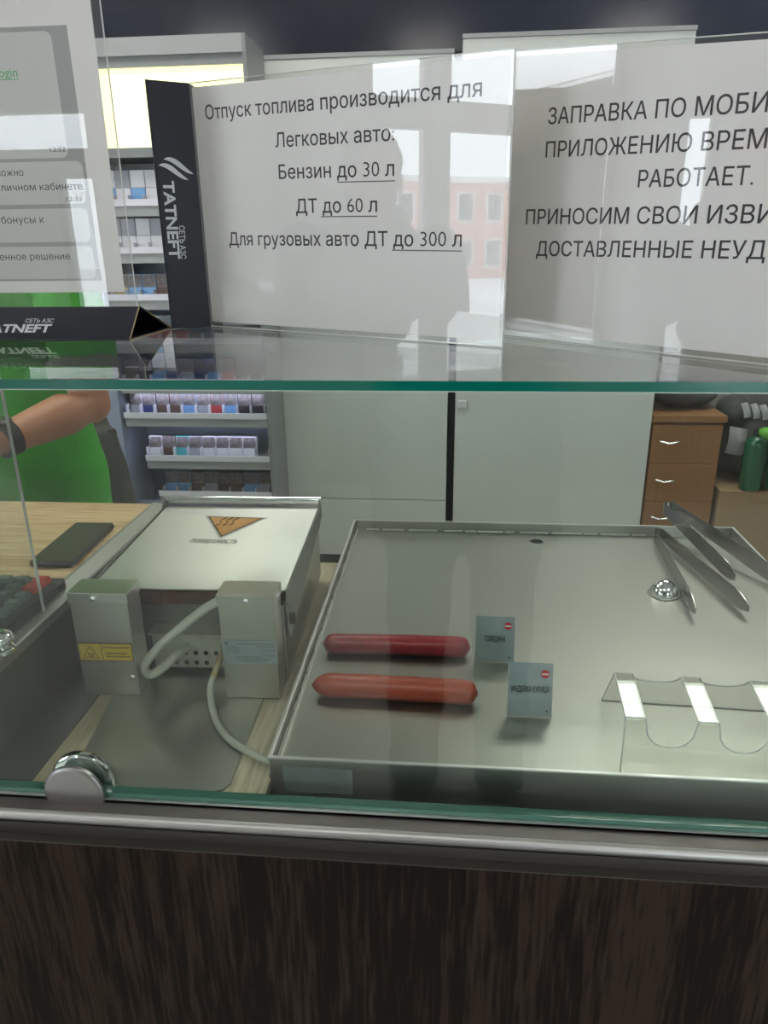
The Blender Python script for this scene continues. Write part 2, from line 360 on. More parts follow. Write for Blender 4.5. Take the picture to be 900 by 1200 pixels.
def glyphs(t, bold=0, shear=0):
    """outlines of the built-in typeface, filled by constrained triangulation and winding number"""
    key = (t, bold, shear)
    if key in _gc: return _gc[key]
    cu = bpy.data.curves.new('t', 'FONT'); cu.body = t; cu.size = 1; cu.resolution_u = 3; cu.shear = shear; cu.fill_mode = 'NONE'
    ob = bpy.data.objects.new('t', cu)
    me = bpy.data.meshes.new_from_object(ob); bpy.data.objects.remove(ob)
    P = np.array([(v.co.x, v.co.y) for v in me.vertices]); E = [tuple(e.vertices) for e in me.edges]
    bpy.data.meshes.remove(me)
    if bold:
        nxt = {}; prv = {}
        for a, b in E:
            if a in nxt or b in prv: a, b = b, a
            nxt[a] = b; prv[b] = a
        area = {}; seen = set(); best = 0.0
        for st in list(nxt):
            if st in seen: continue
            loop = []; q = st
            while q not in seen and q in nxt: seen.add(q); loop.append(q); q = nxt[q]
            ar = sum(P[i][0] * P[nxt.get(i, i)][1] - P[nxt.get(i, i)][0] * P[i][1] for i in loop)
            if abs(ar) > abs(best): best = ar
        sg = 1.0 if best > 0 else -1.0; Q = P.copy()
        for i in nxt:
            if i not in prv: continue
            d1 = P[i] - P[prv[i]]; d2 = P[nxt[i]] - P[i]; d1 = d1 / (np.hypot(*d1) + 1e-9); d2 = d2 / (np.hypot(*d2) + 1e-9)
            n_ = np.array([d1[1] + d2[1], -d1[0] - d2[0]]); l = np.hypot(*n_)
            if l > 1e-3: Q[i] = P[i] + n_ / l * sg * bold / max(.5, l / 2)
        P = Q
    vo, eo, fo, _, _, _ = delaunay_2d_cdt([Vector(p) for p in P], E, [], 0, 1e-6)
    A = P[[e[0] for e in E]]; B = P[[e[1] for e in E]]
    out = []
    for f in fo:
        c = sum((Vector(vo[i]) for i in f), Vector((0, 0))) / len(f)
        upw = (A[:, 1] <= c.y) & (B[:, 1] > c.y); dnw = (A[:, 1] > c.y) & (B[:, 1] <= c.y)
        with np.errstate(divide='ignore', invalid='ignore'): xi = A[:, 0] + (c.y - A[:, 1]) / (B[:, 1] - A[:, 1]) * (B[:, 0] - A[:, 0])
        if int((upw & (xi > c.x)).sum()) - int((dnw & (xi > c.x)).sum()): out.append(tuple(f))
    used = sorted({i for f in out for i in f}); ix = {a: b for b, a in enumerate(used)}
    _gc[key] = ([tuple(vo[i]) for i in used], [tuple(ix[i] for i in f) for f in out])
    return _gc[key]
def text(name, s, B0, B1, upv, cap, m, parent, nrm, prefix=None, bold=0, mono=None, thick=.0002, shear=0):
    """lettering whose (prefix's) baseline runs B0..B1 in parent's space with capital height cap along upv"""
    vs, fs = glyphs(s, bold, shear)
    x0 = min(v[0] for v in vs); x1 = max(v[0] for v in vs)
    if prefix: x1 = max(v[0] for v in glyphs(prefix, bold, shear)[0])
    h = max(v[1] for v in glyphs('Н', 0, 0)[0])
    me = bpy.data.meshes.new(name); me.from_pydata([(v[0], v[1], 0) for v in vs], [], fs)
    B0 = Vector(B0); B1 = Vector(B1); U = Vector(upv).normalized(); N = Vector(nrm).normalized()
    for v in me.vertices:
        v.co = B0 + (B1 - B0) * ((v.co.x - x0) / (x1 - x0)) + U * (v.co.y / h * cap) + N * thick
    me.name = name; me.materials.clear(); me.materials.append(MT[m])
    o = bpy.data.objects.new(name, me); COL.objects.link(o); o.parent = parent
    return o
def remeshed(mb, name, mats, parent, voxel, fold=None, smooth=4):
    o = mb.build(name, mats, None)
    r = o.modifiers.new('r', 'REMESH'); r.mode = 'VOXEL'; r.voxel_size = voxel; r.use_smooth_shade = True
    sm = o.modifiers.new('s', 'SMOOTH'); sm.factor = .5; sm.iterations = smooth
    bpy.context.view_layer.update()
    me = bpy.data.meshes.new_from_object(o.evaluated_get(bpy.context.evaluated_depsgraph_get()))
    bpy.data.objects.remove(o)
    if fold:
        for v in me.vertices: v.co = v.co + v.normal * fold(v.co)
    me.materials.clear()
    for m in (mats if isinstance(mats, (list, tuple)) else [mats]): me.materials.append(MT[m])
    for p in me.polygons: p.use_smooth = True; p.material_index = 0
    me.name = name
    o = bpy.data.objects.new(name, me); COL.objects.link(o)
    if parent: o.parent = parent
    return o

FZ = -.87      # floor level (the counter's deck is z = 0)
CZ = 2.26

# ------------------------------------------------------------------ room shell
XL, XR, YB, YF = -3.6, 3.4, -3.6, 2.95
MB().box(XL - .2, XR + .2, YB - .2, YF + .2, FZ - .1, FZ).build('floor', 'floortile', None, kind='structure')
MB().box(XL - .2, XR + .2, YB - .2, YF + .2, CZ, CZ + .1).build('ceiling', 'ceilpaint', None, kind='structure')
bx('wall_back', 'wallpaint', None, XL - .2, XR + .2, YF, YF + .15, FZ, CZ, kind='structure')
bx('wall_right', 'wallpaint', None, XR, XR + .15, YB, YF, FZ, CZ, kind='structure')
o = bx('trim_1', 'navy', None, XL, XR, YF - .04, YF - .001, .9, CZ - .001, kind='structure')
def wall_with_windows(name, axis, pos, thick, a0, a1, wins):
    """wins: (lo, hi, z0, z1) openings; the wall spans a0..a1"""
    mb = MB()
    cuts = sorted(set([a0, a1] + [w[0] for w in wins] + [w[1] for w in wins]))
    for l, h in zip(cuts[:-1], cuts[1:]):
        op = sorted([(w[2], w[3]) for w in wins if w[0] <= l + 1e-6 and w[1] >= h - 1e-6])
        z = FZ
        for z0, z1 in op + [(CZ, CZ)]:
            if z0 > z + 1e-4:
                if axis == 'x': mb.box(pos - thick, pos, l, h, z, z0)
                else: mb.box(l, h, pos - thick, pos, z, z0)
            z = z1
    return mb.build(name, 'wallpaint', None, kind='structure')
WL = [(-3.3, -2.72, -.5, 1.72), (-2.62, -1.83, -.5, 1.13), (-2.62, -1.83, 1.20, 1.72), (-1.74, -1.33, -.5, 1.13), (-1.74, -1.33, 1.20, 1.72),
      (-.80, -.60, -.5, 1.1), (-.30, .60, -.5, 1.04), (-.30, .60, 1.17, 1.72)]
wall_with_windows('wall_left', 'x', XL, .12, YB, YF, WL)
WB = [(-2.40, -2.12, -.3, .90), (-2.85, -2.12, .97, 1.25), (1.2, 2.6, -.3, 1.5)]
wall_with_windows('wall_front', 'y', YB, .12, XL, XR, WB)
n = 0
for axis, ws in (('x', WL), ('y', WB)):
    for (l, h, z0, z1) in ws:
        n += 1; t = .045
        w = tag(bpy.data.objects.new('window_%d' % n, None), kind='structure'); COL.objects.link(w)
        c = (l + h) / 2
        w.location = (XL - .06, c, z0) if axis == 'x' else (c, YB - .06, z0)
        L2 = (h - l) / 2; H = z1 - z0; fr = MB()
        for (a, b, c0, c1) in ((-L2, -L2 + t, 0, H), (L2 - t, L2, 0, H), (-L2 + t, L2 - t, 0, t), (-L2 + t, L2 - t, H - t, H)):
            if axis == 'x': fr.box(-.03, .03, a, b, c0, c1)
            else: fr.box(a, b, -.03, .03, c0, c1)
        fr.build('window_frame', 'darkframe', w)
        g = MB()
        if axis == 'x': g.box(-.004, .004, -L2 + t, L2 - t, t, H - t)
        else: g.box(-L2 + t, L2 - t, -.004, .004, t, H - t)
        g.build('window_pane', 'winglass', w)

# outdoors, seen only mirrored in the acrylic signs
MB().box(-70, XL - .35, -60, 60, FZ - .35, FZ - .25).build('ground', 'snow', None, kind='structure')
MB().box(XL - .35, 40, -60, YB - .35, FZ - .35, FZ - .25).build('ground', 'snow', None, kind='structure')
bd = thing('apartment_building', 'red and white apartment block outside, mirrored in the acrylic signs', 'building', (-34, -13, FZ - .25))
MB().box(-3, 3, -8, 1, 0, 4.2).build('wall', 'redbrick', bd)
MB().box(-3.1, 3.1, -8.1, 1.1, 4.2, 4.45).build('roof', 'winframe', bd)
for zz in (.5, 2.5):
    for yy in range(5):
        wf = MB().box(3, 3.06, -7.3 + yy * 1.55, -6.4 + yy * 1.55, zz, zz + 1.3).build('window', 'winframe', bd)
        MB().box(3.06, 3.08, -7.2 + yy * 1.55, -6.5 + yy * 1.55, zz + .1, zz + 1.2).build('pane', 'darkglass', wf)

# ceiling lamps
for i, (x, y) in enumerate(LAMPS):
    side = 'over the staff aisle' if y > 0 else 'over the customer side'
    pos = {0: 'at the left end', 1: 'left of the middle', 2: 'near the back wall', 3: 'at the right end', 4: 'at the left end', 5: 'in the middle', 6: 'at the right end'}[i]
    t = thing('ceiling_lamp', 'square white ceiling lamp %s, %s' % (side, pos), 'lamp', (x, y, LAMP_Z), 0, 'ceiling lamps')
    fr = MB(); a = .30; b = .285
    for q in ((-a, a, -a, -b), (-a, a, b, a), (-a, -b, -b, b), (b, a, -b, b)): fr.box(q[0], q[1], q[2], q[3], -.012, .008)
    fr.build('frame', 'winframe', t)
    MB().box(-b, b, -b, b, -.004, .006).build('diffuser', 'lampface', t)

# ------------------------------------------------------------------ counter
ct = thing('display_counter', 'dark brown woodgrain counter with aluminium edge profile under the glass', 'counter', (0, 0, FZ))
k = -FZ
bx('front_panel', 'panelwood', ct, -1.8, 1.8, -.030, -.012, 0, k - .0245)
bx('carcass', 'plinth', ct, -1.8, 1.8, -.010, .50, .06, k - .030)
# rail profile: lip, flat top, round bead, lower groove, thin fin
rp = MB()
bx('glass_channel', 'alum', ct, -1.8, 1.8, -.004, .0093, k - .012, k + .0012)
bx('channel_lip', 'alum_bright', ct, -1.8, 1.8, -.0040, -.0005, k - .002, k + .0018)
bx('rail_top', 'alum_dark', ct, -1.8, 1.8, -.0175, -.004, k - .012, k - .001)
pr = [(-.016, k - .0012)] + [(-.0175 - .0055 * math.sin(a * math.pi / 10), k - .0067 + .0055 * math.cos(a * math.pi / 10)) for a in range(11)] + [(-.016, k - .0125)]
rp.prism(pr, 'x', -1.8, 1.8); rp.build('rail_bead', 'alum', ct)
bx('rail_groove', 'groove', ct, -1.8, 1.8, -.0215, -.010, k - .0235, k - .0122)
bx('rail_fin', 'groove', ct, -1.8, 1.8, -.0312, -.0210, k - .0242, k - .0230)
bx('worktop', 'beige', ct, -1.8, -.1575, .0095, .52, k - .03, k)
bx('worktop', 'beige', ct, -.1575, 1.8, .050, .52, k - .03, k)
bx('recess', 'plinth', ct, -.1575, 1.8, .0095, .050, k - .03, k - .012)

dr = tag(MB().prism([(-.345, .012), (-.205, .012), (-.196, .016), (-.192, .024), (-.200, .47), (-.405, .47), (-.345, .05)][::1], 'z', .0004, .0022).build('drip_sheet', 'steel_sheet', None),
         'thin dull steel sheet lying under the grill on the worktop', 'sheet')

# raised till block on the left
tb = thing('till_stand', 'low raised block with light wood top beside the steel grill', 'stand', (-1.0, .25, 0))
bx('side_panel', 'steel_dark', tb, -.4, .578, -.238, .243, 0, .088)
bx('wood_top', 'oak', tb, -.4, .560, -.238, .243, .088, .100)
bx('deck_reflection_strip', 'steel_dark', tb, .5785, .625, -.236, .235, 0, .0016)  # added dark strip standing for the side panel's reflection in the deck
MB().prism([(.5605, .086), (.5605, .1015), (.566, .1025), (.584, .0985), (.5855, .0965), (.5855, .086)], 'y', -.2385, .2435).build('edge_strip', 'alum', tb)
tag(bpy.data.objects[tb.name], None)

# ------------------------------------------------------------------ glass
PT = .008
gp = thing('front_glass_pane', 'tall clear front glass pane standing in the aluminium rail', 'glass', (0, 0, .0015))
MB().box(-1.8, 1.8, 0, PT, 0, .3615).build('pane', 'pane', gp)
MB().box(-1.8, 1.8, -.0002, PT + .0002, .0002, .0048).build('polished_edge', 'pane_edge', gp)  # green band painted up the pane in place of the edge's refracted image
cl = thing('glass_clamp', 'round chrome clamp gripping the front pane above the rail', 'clamp', (-.3235, 0, .0075))
MB().lathe([(.0255, 0), (.0272, -.0012), (.0272, -.0045), (.0255, -.006), (.024, -.0062)], (0, -.0008, 0), 48, 0, 'y').build('front_disc', 'disc', cl)
MB().lathe([(.026, 0), (.0285, .0015), (.0285, .008), (.0265, .0105), (.012, .0108)], (0, PT + .0005, 0), 48, 0, 'y').build('rear_disc', 'chrome', cl)
for a in (60, 120): MB().lathe([(.003, 0), (.0035, .001), (.003, .0035)], (.019 * math.cos(R(a)), PT + .0115, .019 * math.sin(R(a))), 14, 0, 'y').build('screw', 'chrome', cl)

gs = thing('glass_shelf', 'thick green edged glass shelf carrying the acrylic signs', 'shelf', (0, 0, .3632))
MB().box(-1.8, 1.8, -.001, .50, 0, .0078).build('shelf_plate', 'shelf', gs)
MB().box(-1.8, 1.8, -.0022, -.0011, .0006, .0072).build('front_edge', 'green_edge', gs)
MB().box(-1.8, 1.8, -.0020, -.0011, -.0002, .0005).build('lower_chamfer', 'white_line', gs)
MB().box(-1.8, 1.8, .5001, .5010, .0004, .0074).build('rear_edge', 'green_edge', gs)

sg = thing('side_glass_pane', 'short clear glass divider standing on the wood top by the keyboard', 'glass', (-.4215, .150, .1003))
MB().box(-.9, 0, 0, .005, 0, .2625).build('pane', 'acrylic_thick', sg)
MB().box(0.0001, .0005, .0002, .0048, .0002, .262).build('polished_edge', 'clear_edge', sg)
kn = thing('glass_stud', 'small chrome stud on the till block front corner', 'stud', (-.4175, .070, .1005))
MB().lathe([(.010, 0), (.0125, .002), (.0125, .005), (.010, .007), (.008, .007), (.008, .010), (.0125, .0115), (.0135, .015), (.011, .020), (.004, .0225)], (0, 0, 0), 28).build('cap', 'chrome', kn)

# ------------------------------------------------------------------ serving tray
ty = thing('serving_tray', 'large brushed steel tray holding sausages tongs and clear rack', 'tray', (-.1558, .0277, 0))
TW, TD, TH, TF = .6046, .6023, .030, .013
bx('base', 'steel_tray', ty, .0012, TW - .0012, .0012, TD - .0012, .0004, TF, .0005)
for nm, q in (('front_wall', (0, TW, 0, .0012)), ('rear_wall', (0, TW, TD - .0012, TD)), ('left_wall', (0, .0012, .0012, TD - .0012)), ('right_wall', (TW - .0012, TW, .0012, TD - .0012))):
    MB().box(q[0], q[1], q[2], q[3], -.0110 if nm == 'front_wall' else .0004, TH).build('side_wall', 'steel_tray', ty)
rim = MB()
for q in ((-.0008, TW + .0008, -.0008, .0022), (-.0008, TW + .0008, TD - .0022, TD + .0008), (-.0008, .0022, .0022, TD - .0022), (TW - .0022, TW + .0008, .0022, TD - .0022)):
    rim.box(q[0], q[1], q[2], q[3], TH - .0014, TH + .0006)
rim.build('rolled_rim', 'alum_bright', ty, .0005)
fl = MB().box(.0045, .0058, .0045, TD - .0045, TF, TF + .0045); fl.build('inner_fold', 'alum_bright', ty)
rng = random.Random(3)
wl_ = MB(); x = .02
while x < TW - .02:
    l = rng.uniform(.012, .05); wl_.tube([(x, TD - .0030, TF + .0016), (x + l, TD - .0030, TF + .0016)], .0017, 6)
    for _ in range(rng.choice((0, 0, 1, 2))): wl_.ell((x + rng.uniform(0, l), TD - .004, TF + .002), (.0028, .002, .0020), 0, 8, 6)
    x += l + rng.uniform(.002, .012)
wl_.build('weld_seam', 'weld', ty, kind='stuff')
wl2 = MB(); y = .02
while y < TD - .03:
    l = rng.uniform(.01, .05); wl2.tube([(.0022, y, TF + .001), (.0022, y + l, TF + .001)], .0008, 6); y += l + rng.uniform(.004, .03)
wl2.build('weld_seam', 'weld', ty, kind='stuff')
MB().lathe([(.0095, 0), (.0095, .0010), (.0120, .0012), (.0120, 0)], (.1388 + .1558, .5919 - .0277, TF), 32).build('hole_ring', 'chrome', ty)
MB().lathe([(.0094, .0001), (.0094, .0006)], (.1388 + .1558, .5919 - .0277, TF), 32).build('drain_hole', 'hole', ty)
dx, dy = .289 + .1558, .418 - .0277
MB().lathe([(.0205, 0), (.0212, .0008), (.0205, .0018), (.0195, .0018), (.0188, .0010), (.0186, 0)], (dx, dy, TF), 40).build('dome_ring', 'steel_tray', ty)
MB().lathe([(.0183 * math.cos(R(a)), .0205 * math.sin(R(a))) for a in range(0, 90, 8)] + [(.0004, .0205)], (dx, dy, TF), 40).build('chrome_dome', 'chrome', ty)
MB().box(.012, .075, -.0006, -.0001, -.006, .0215).build('protective_film', 'film', ty)

# ------------------------------------------------------------------ sausages
TZ = TF
def sausage(name, label, mat, p0, p1, r, tip):
    p0 = Vector(p0); p1 = Vector(p1); L = (p1 - p0).length; c = (p0 + p1) / 2
    t = thing(name, label, 'sausage', (c.x, c.y, TZ), math.atan2(p1.y - p0.y, p1.x - p0.x), 'sausages on the steel tray')
    pts = []; rad = []; N = 44
    for i in range(N + 1):
        s = .5 - .5 * math.cos(math.pi * i / N); x = -L / 2 + L * s
        e0 = min(1, s * L / (r * (1.5 if tip else 1.0))); e1 = min(1, (1 - s) * L / (r * .9))
        f = (math.sqrt(max(0, 1 - (1 - e0) ** (1.6 if tip else 2.0)))) * math.sqrt(max(0, 1 - (1 - e1) ** 2.4))
        f = max(f, .12); f *= 1 + .012 * math.sin(s * 23) + .008 * math.sin(s * 51 + 1)
        pts.append((x, .0012 * math.sin(s * 3.1), r * .995 + .0003)); rad.append(r * f)
    MB().tube(pts, rad, 28).build('casing', mat, t)
    MB().ell((-L / 2 + .0006, 0, r), (.0018, .0022, .0022), 0, 12, 8).build('pinched_end', 'sausage_cut', t)
    MB().ell((L / 2 - .0006, 0, r * .95), (.0014, .0040, .0040), 0, 12, 8).build('pinched_end', 'sausage_cut', t)
    return t
sausage('sausage', 'dark red sausage lying behind the orange one on the tray', 'beef', (-.1415, .236, 0), (.0265, .240, 0), .0118, False)
sausage('sausage', 'orange red sausage with a pointed end, nearer the glass', 'turkey', (-.1385, .1505, 0), (.0320, .1470, 0), .0128, True)

# ------------------------------------------------------------------ name tags
def name_tag(label, x0, x1, y, h, word, fx0, fx1):
    w = x1 - x0
    t = thing('name_tag', label, 'tag', ((x0 + x1) / 2, y, TZ), 0, 'small name tags beside the sausages')
    L = R(12); u = Vector((0, math.sin(L), math.cos(L))); nn = Vector((0, -math.cos(L), math.sin(L)))
    def P(s, v, d=0): return Vector((-w / 2 + s * w, 0, .0008)) + u * (v * h) + nn * d
    MB().quadslab([P(.015, .01), P(.985, .01), P(.985, .99), P(.015, .99)], nn, .0004).build('card', 'tagcard', t)
    MB().quadslab([P(0, 0, .0005), P(1, 0, .0005), P(1, .96, .0005), P(.97, 1, .0005), P(.03, 1, .0005), P(0, .96, .0005)], nn, .0014).build('clear_cover', 'acrylic', t)
    MB().prism([(0, 0), (.016, 0), (.016, .0012), (0, .0012)], 'x', -w / 2, w / 2).build('foot', 'acrylic', t)
    D = .0021
    e = MB(); e.quadslab([P(0, 0, .0004), P(.012, 0, .0004), P(.012, 1, .0004), P(0, 1, .0004)], nn, .0018); e.quadslab([P(.988, 0, .0004), P(1, 0, .0004), P(1, 1, .0004), P(.988, 1, .0004)], nn, .0018)
    e.build('cut_edge', 'clear_edge', t, kind='stuff')
    c = P(.82, .80, D)
    oc = [c + Vector((math.cos(R(22.5 + 45 * i)), 0, 0)) * .0044 + u * math.sin(R(22.5 + 45 * i)) * .0044 for i in range(8)]
    st = MB().quadslab(oc, nn, .0002).build('stop_mark', 'red', t)
    MB().quadslab([c + Vector((-.0034, 0, 0)) - u * .0008, c + Vector((.0034, 0, 0)) - u * .0008, c + Vector((.0034, 0, 0)) + u * .0008, c + Vector((-.0034, 0, 0)) + u * .0008], nn, .0004).build('bar', 'white', st)
    text('lettering', word, P(fx0, .46, D), P(fx1, .46, D), u, .0062, 'ink', t, nn, bold=.018)
    MB().quadslab([P(.86, .10, D), P(.90, .10, D), P(.90, .13, D), P(.86, .13, D)], nn, .0002).build('dot_mark', 'ink', t)
name_tag('small grey name tag lettered for beef by the dark sausage', .0322, .0760, .2290, .053, 'ГОВЯДИНА', .24, .76)
name_tag('small grey name tag lettered for turkey and chicken', .0615, .1055, .1290, .056, 'ИНДЕЙКА КУРИЦА', .08, .92)

# ------------------------------------------------------------------ tongs
def tongs(label, bend, armA, armB, h, z0, z1, r=.006, th=.0011, fullz=None):
    """U-bent strip standing on its edge; tips scalloped. bend: xy of the bend centre, armA/armB: xy of tips"""
    t = thing('tongs', label, 'tongs', (bend[0], bend[1], TZ), 0, 'steel serving tongs')
    b = Vector((0, 0)); A = Vector(armA) - Vector(bend); B = Vector(armB) - Vector(bend)
    m = (A.normalized() + B.normalized()).normalized(); pn = Vector((-m.y, m.x))
    if pn.dot(A) < 0: pn = -pn
    path = []
    for i in range(14):
        s = 1 - i / 13; path.append(pn * r * min(1, 1) + (A - pn * r) * s)
    for i in range(1, 12):
        a = math.pi * i / 12; path.append(pn * r * math.cos(a) - m * r * math.sin(a))
    for i in range(14):
        s = i / 13; path.append(-pn * r + (B + pn * r) * s)
    n = len(path); vs = []; LA = A.length
    for i, p in enumerate(path):
        d = (path[min(i + 1, n - 1)] - path[max(i - 1, 0)]).normalized(); q = Vector((-d.y, d.x)) * th
        s = max(0, min(1, p.length / LA))
        zb = z0 + (z1 - z0) * s
        hh = h * (.72 + .28 * min(1, s * 1.2))
        e = min(i, n - 1 - i)
        k0 = {0: .33, 1: .85}.get(e, 1.0)
        zc = zb + h * .5
        lo, hi = zc - hh * .5 * k0, zc + hh * .5 * k0
        lo = max(lo, z0 + (z1 - z0) * s)
        vs += [(p.x, p.y, lo), (p.x, p.y, hi), (p.x + q.x, p.y + q.y, hi), (p.x + q.x, p.y + q.y, lo)]
    na = 16
    def seg(i0, i1, nm):
        v = vs[i0 * 4:(i1 + 1) * 4]; k = i1 - i0
        f = [(i * 4 + j, i * 4 + (j + 1) % 4, (i + 1) * 4 + (j + 1) % 4, (i + 1) * 4 + j) for i in range(k) for j in range(4)] + [(3, 2, 1, 0), (k * 4, k * 4 + 1, k * 4 + 2, k * 4 + 3)]
        MB().add(v, f, 0, True).build(nm, 'tong_steel', t)
    seg(0, 13, 'arm'); seg(13, 25, 'spring_bend'); seg(25, n - 1, 'arm')
    return t
tongs('steel tongs lying flat on the tray beside the chrome dome', (.3275, .600), (.3075, .345), (.3740, .355), .0245, .0005, .0005, .006)
tongs('steel tongs propped over the rear tray rim, furthest right', (.3520, .645), (.3870, .440), (.4700, .380), .0245, .030, .004, .008)

# ------------------------------------------------------------------ clear sausage rack
def clear_rack():
    t = thing('hot_dog_rack', 'clear acrylic rack with rounded cut-outs at tray front right', 'rack', (.1535, .0, TZ), R(-2.5))
    # cross-section in (y, z): rear foot, rear eave, ridge, front eave, front foot
    sec = [(.162, .0), (.116, .063), (.053, .058), (.050, .0)]
    L = .330; th = .0022; pitch = .0605; tab = .0170
    tabs = [(.0, tab)] + [(i * pitch, i * pitch + tab) for i in range(1, 5)]
    # path length coordinate; the U cut-outs run from below the front eave over the ridge to the rear wall
    import itertools
    def pos(sv):
        i = int(min(len(sec) - 2, math.floor(sv))); f = sv - i; a, b = sec[i], sec[i + 1]
        return (a[0] + (b[0] - a[0]) * f, a[1] + (b[1] - a[1]) * f)
    mb = MB(); W = pitch - tab
    NX = 16
    def surf(cols):
        # cols: list of (x, s0, s1) strips; between successive columns build a slab
        for (xa, a0, a1), (xb, b0, b1) in zip(cols[:-1], cols[1:]):
            K = 6
            def ring(x, s0, s1):
                out = []
                brk = sorted(set([s0, s1] + [v for v in range(len(sec)) if s0 < v < s1]))
                # fixed number of samples
                ss = [s0 + (s1 - s0) * j / K for j in range(K + 1)]
                for v in brk[1:-1]:
                    j = min(range(1, K), key=lambda q: abs(ss[q] - v)); ss[j] = v
                return [(x, *pos(s)) for s in ss]
            A = ring(xa, a0, a1); B = ring(xb, b0, b1)
            off = lambda p: (p[0], p[1] , p[2] - th)
            vs = A + B + [off(p) for p in A] + [off(p) for p in B]; n = K + 1
            fs = [(j, j + 1, n + j + 1, n + j) for j in range(K)] + [(2 * n + j, 2 * n + j + 1, 3 * n + j + 1, 3 * n + j) for j in range(K)]
            fs += [(0, n, 3 * n, 2 * n), (n - 1, 2 * n - 1, 4 * n - 1, 3 * n - 1)]
            mb.add([(v[0], v[1], max(v[2], .0003)) for v in vs], fs)
    for (a, b) in tabs:
        mb = MB(); surf([(a, 0, 3), (b, 0, 3)]); mb.build('support_strip', 'acrylic_thick', t)
    fr = MB(); re = MB(); ed = MB()
    mb2 = mb
    for i in range(4):
        x0 = tabs[i][1]; c = x0 + W / 2; cf = []; cr_ = []
        for j in range(NX + 1):
            x = x0 + W * j / NX; q = max(0, 1 - abs((x - c) / (W / 2)) ** 2.3) ** (1 / 2.3)
            cf.append((x, 2.0 + .46 * q)); cr_.append((x, .99 - .18 * q))
        mb = fr; surf_cols = [(x, s, 3) for x, s in cf]
        for cols, target in ((surf_cols, fr), ([(x, 0, s) for x, s in cr_], re)):
            mb = target
            for (xa, a0, a1), (xb, b0, b1) in zip(cols[:-1], cols[1:]):
                K = 6
                def ring(x, s0, s1):
                    return [(x, *pos(s0 + (s1 - s0) * jj / K)) for jj in range(K + 1)]
                A = ring(xa, a0, a1); B = ring(xb, b0, b1); off = lambda p: (p[0], p[1], p[2] - th)
                vs = A + B + [off(p) for p in A] + [off(p) for p in B]; n = K + 1
                fs = [(jj, jj + 1, n + jj + 1, n + jj) for jj in range(K)] + [(2 * n + jj, 2 * n + jj + 1, 3 * n + jj + 1, 3 * n + jj) for jj in range(K)]
                target.add([(v[0], v[1], max(v[2], .0003)) for v in vs], fs)
        ed.tube([(x, pos(s)[0], pos(s)[1] - .001) for x, s in cf], .0007, 6)
        ed.tube([(x, pos(s)[0], pos(s)[1] - .001) for x, s in cr_], .0009, 6)
    for (a, b) in tabs:
        ed.tube([(a, .116, .0625), (b, .116, .0625)], .0008, 6)
        ed.tube([(a, .053, .0575), (b, .053, .0575)], .0010, 6)
        for x in (a, b): ed.tube([(x, .116, .0625), (x, .053, .0575)], .0006, 6)
    for x in (0, tabs[-1][1]): ed.tube([(x, .162, .001), (x, .116, .062), (x, .053, .057), (x, .050, .001)], .0006, 6)
    ed.tube([(0, .162, .0008), (tabs[-1][1], .162, .0008)], .0008, 6)
    fr.build('front_face', 'acrylic_thick', t); re.build('rear_face', 'acrylic_thick', t); ed.build('polished_cut_edge', 'clear_edge', t, kind='stuff')
clear_rack()

# ------------------------------------------------------------------ hot-dog grill
gr = thing('contact_grill', 'stainless steel contact grill with orange hot surface triangle on lid', 'grill', (-.28, .153, 0), R(2.0))
ZD = .0024
def sidebox(x0, x1, nm):
    b = bx(nm, 'steel_box', gr, x0, x1, 0, .033, ZD, .1160, .0008)
    bx('cap', 'steel_box', b, x0 - .0012, x1 + .0012, -.0012, .034, .1125, .1250, .0008)
    return b
bl = sidebox(-.1095, -.0485, 'front_box'); br = sidebox(.0460, .1045, 'front_box')
def screw(par, x, y, z, ax='y', r=.0032):
    s = -1 if ax == 'y' else 1
    MB().lathe([(r, 0), (r, .0008 * s), (r * .8, .0020 * s), (r * .3, .0027 * s)], (x, y, z), 18, 0, ax).build('screw', 'chrome', par)
screw(bl, -.083, -.0012, .119); screw(bl, -.054, 0, .026); screw(br, .076, -.0012, .119); screw(br, .1057, .012, .119, 'x'); screw(bl, -.1108, .006, .119, 'y', .0025)
# warning sticker on the left box
st = bx('warning_sticker', 'brown_ink', bl, -.1085, -.0500, -.0004, 0, .0445, .0670)
bx('yellow_field', 'yellow', st, -.1075, -.0838, -.0007, -.0004, .0460, .0655); bx('yellow_field', 'yellow', st, -.0830, -.0510, -.0007, -.0004, .0460, .0655)
tri = MB()
def tri_frame(cx, cz, s, w, y0, y1, mb):
    o_ = [(cx, cz + s), (cx - s * 1.05, cz - s * .8), (cx + s * 1.05, cz - s * .8)]
    for a, b in zip(o_, o_[1:] + o_[:1]):
        d = Vector(b) - Vector(a); n_ = Vector((-d.y, d.x)).normalized() * w
        mb.prism([a, b, (b[0] + n_.x, b[1] + n_.y), (a[0] + n_.x, a[1] + n_.y)], 'y', y0, y1)
tri_frame(-.0957, .0550, .0085, .0006, -.0009, -.0007, tri)
for i in range(3): tri.box(-.0985 + i * .0022, -.0975 + i * .0022, -.0009, -.0007, .0515, .0550)
tri.box(-.0990, -.0925, -.0009, -.0007, .0500, .0508)
tri.build('warning_mark', 'brown_ink', st)
ln = MB()
for z, a, b in ((.0610, -.0815, -.0525), (.0540, -.0790, -.0560), (.0500, -.0795, -.0525)):
    x = a; rr = random.Random(int(z * 1e5))
    while x < b - .001:
        l = rr.uniform(.0008, .0020); ln.box(x, min(x + l, b), -.0009, -.0007, z, z + .0014); x += l + .0004
ln.build('small_print', 'brown_ink', st)
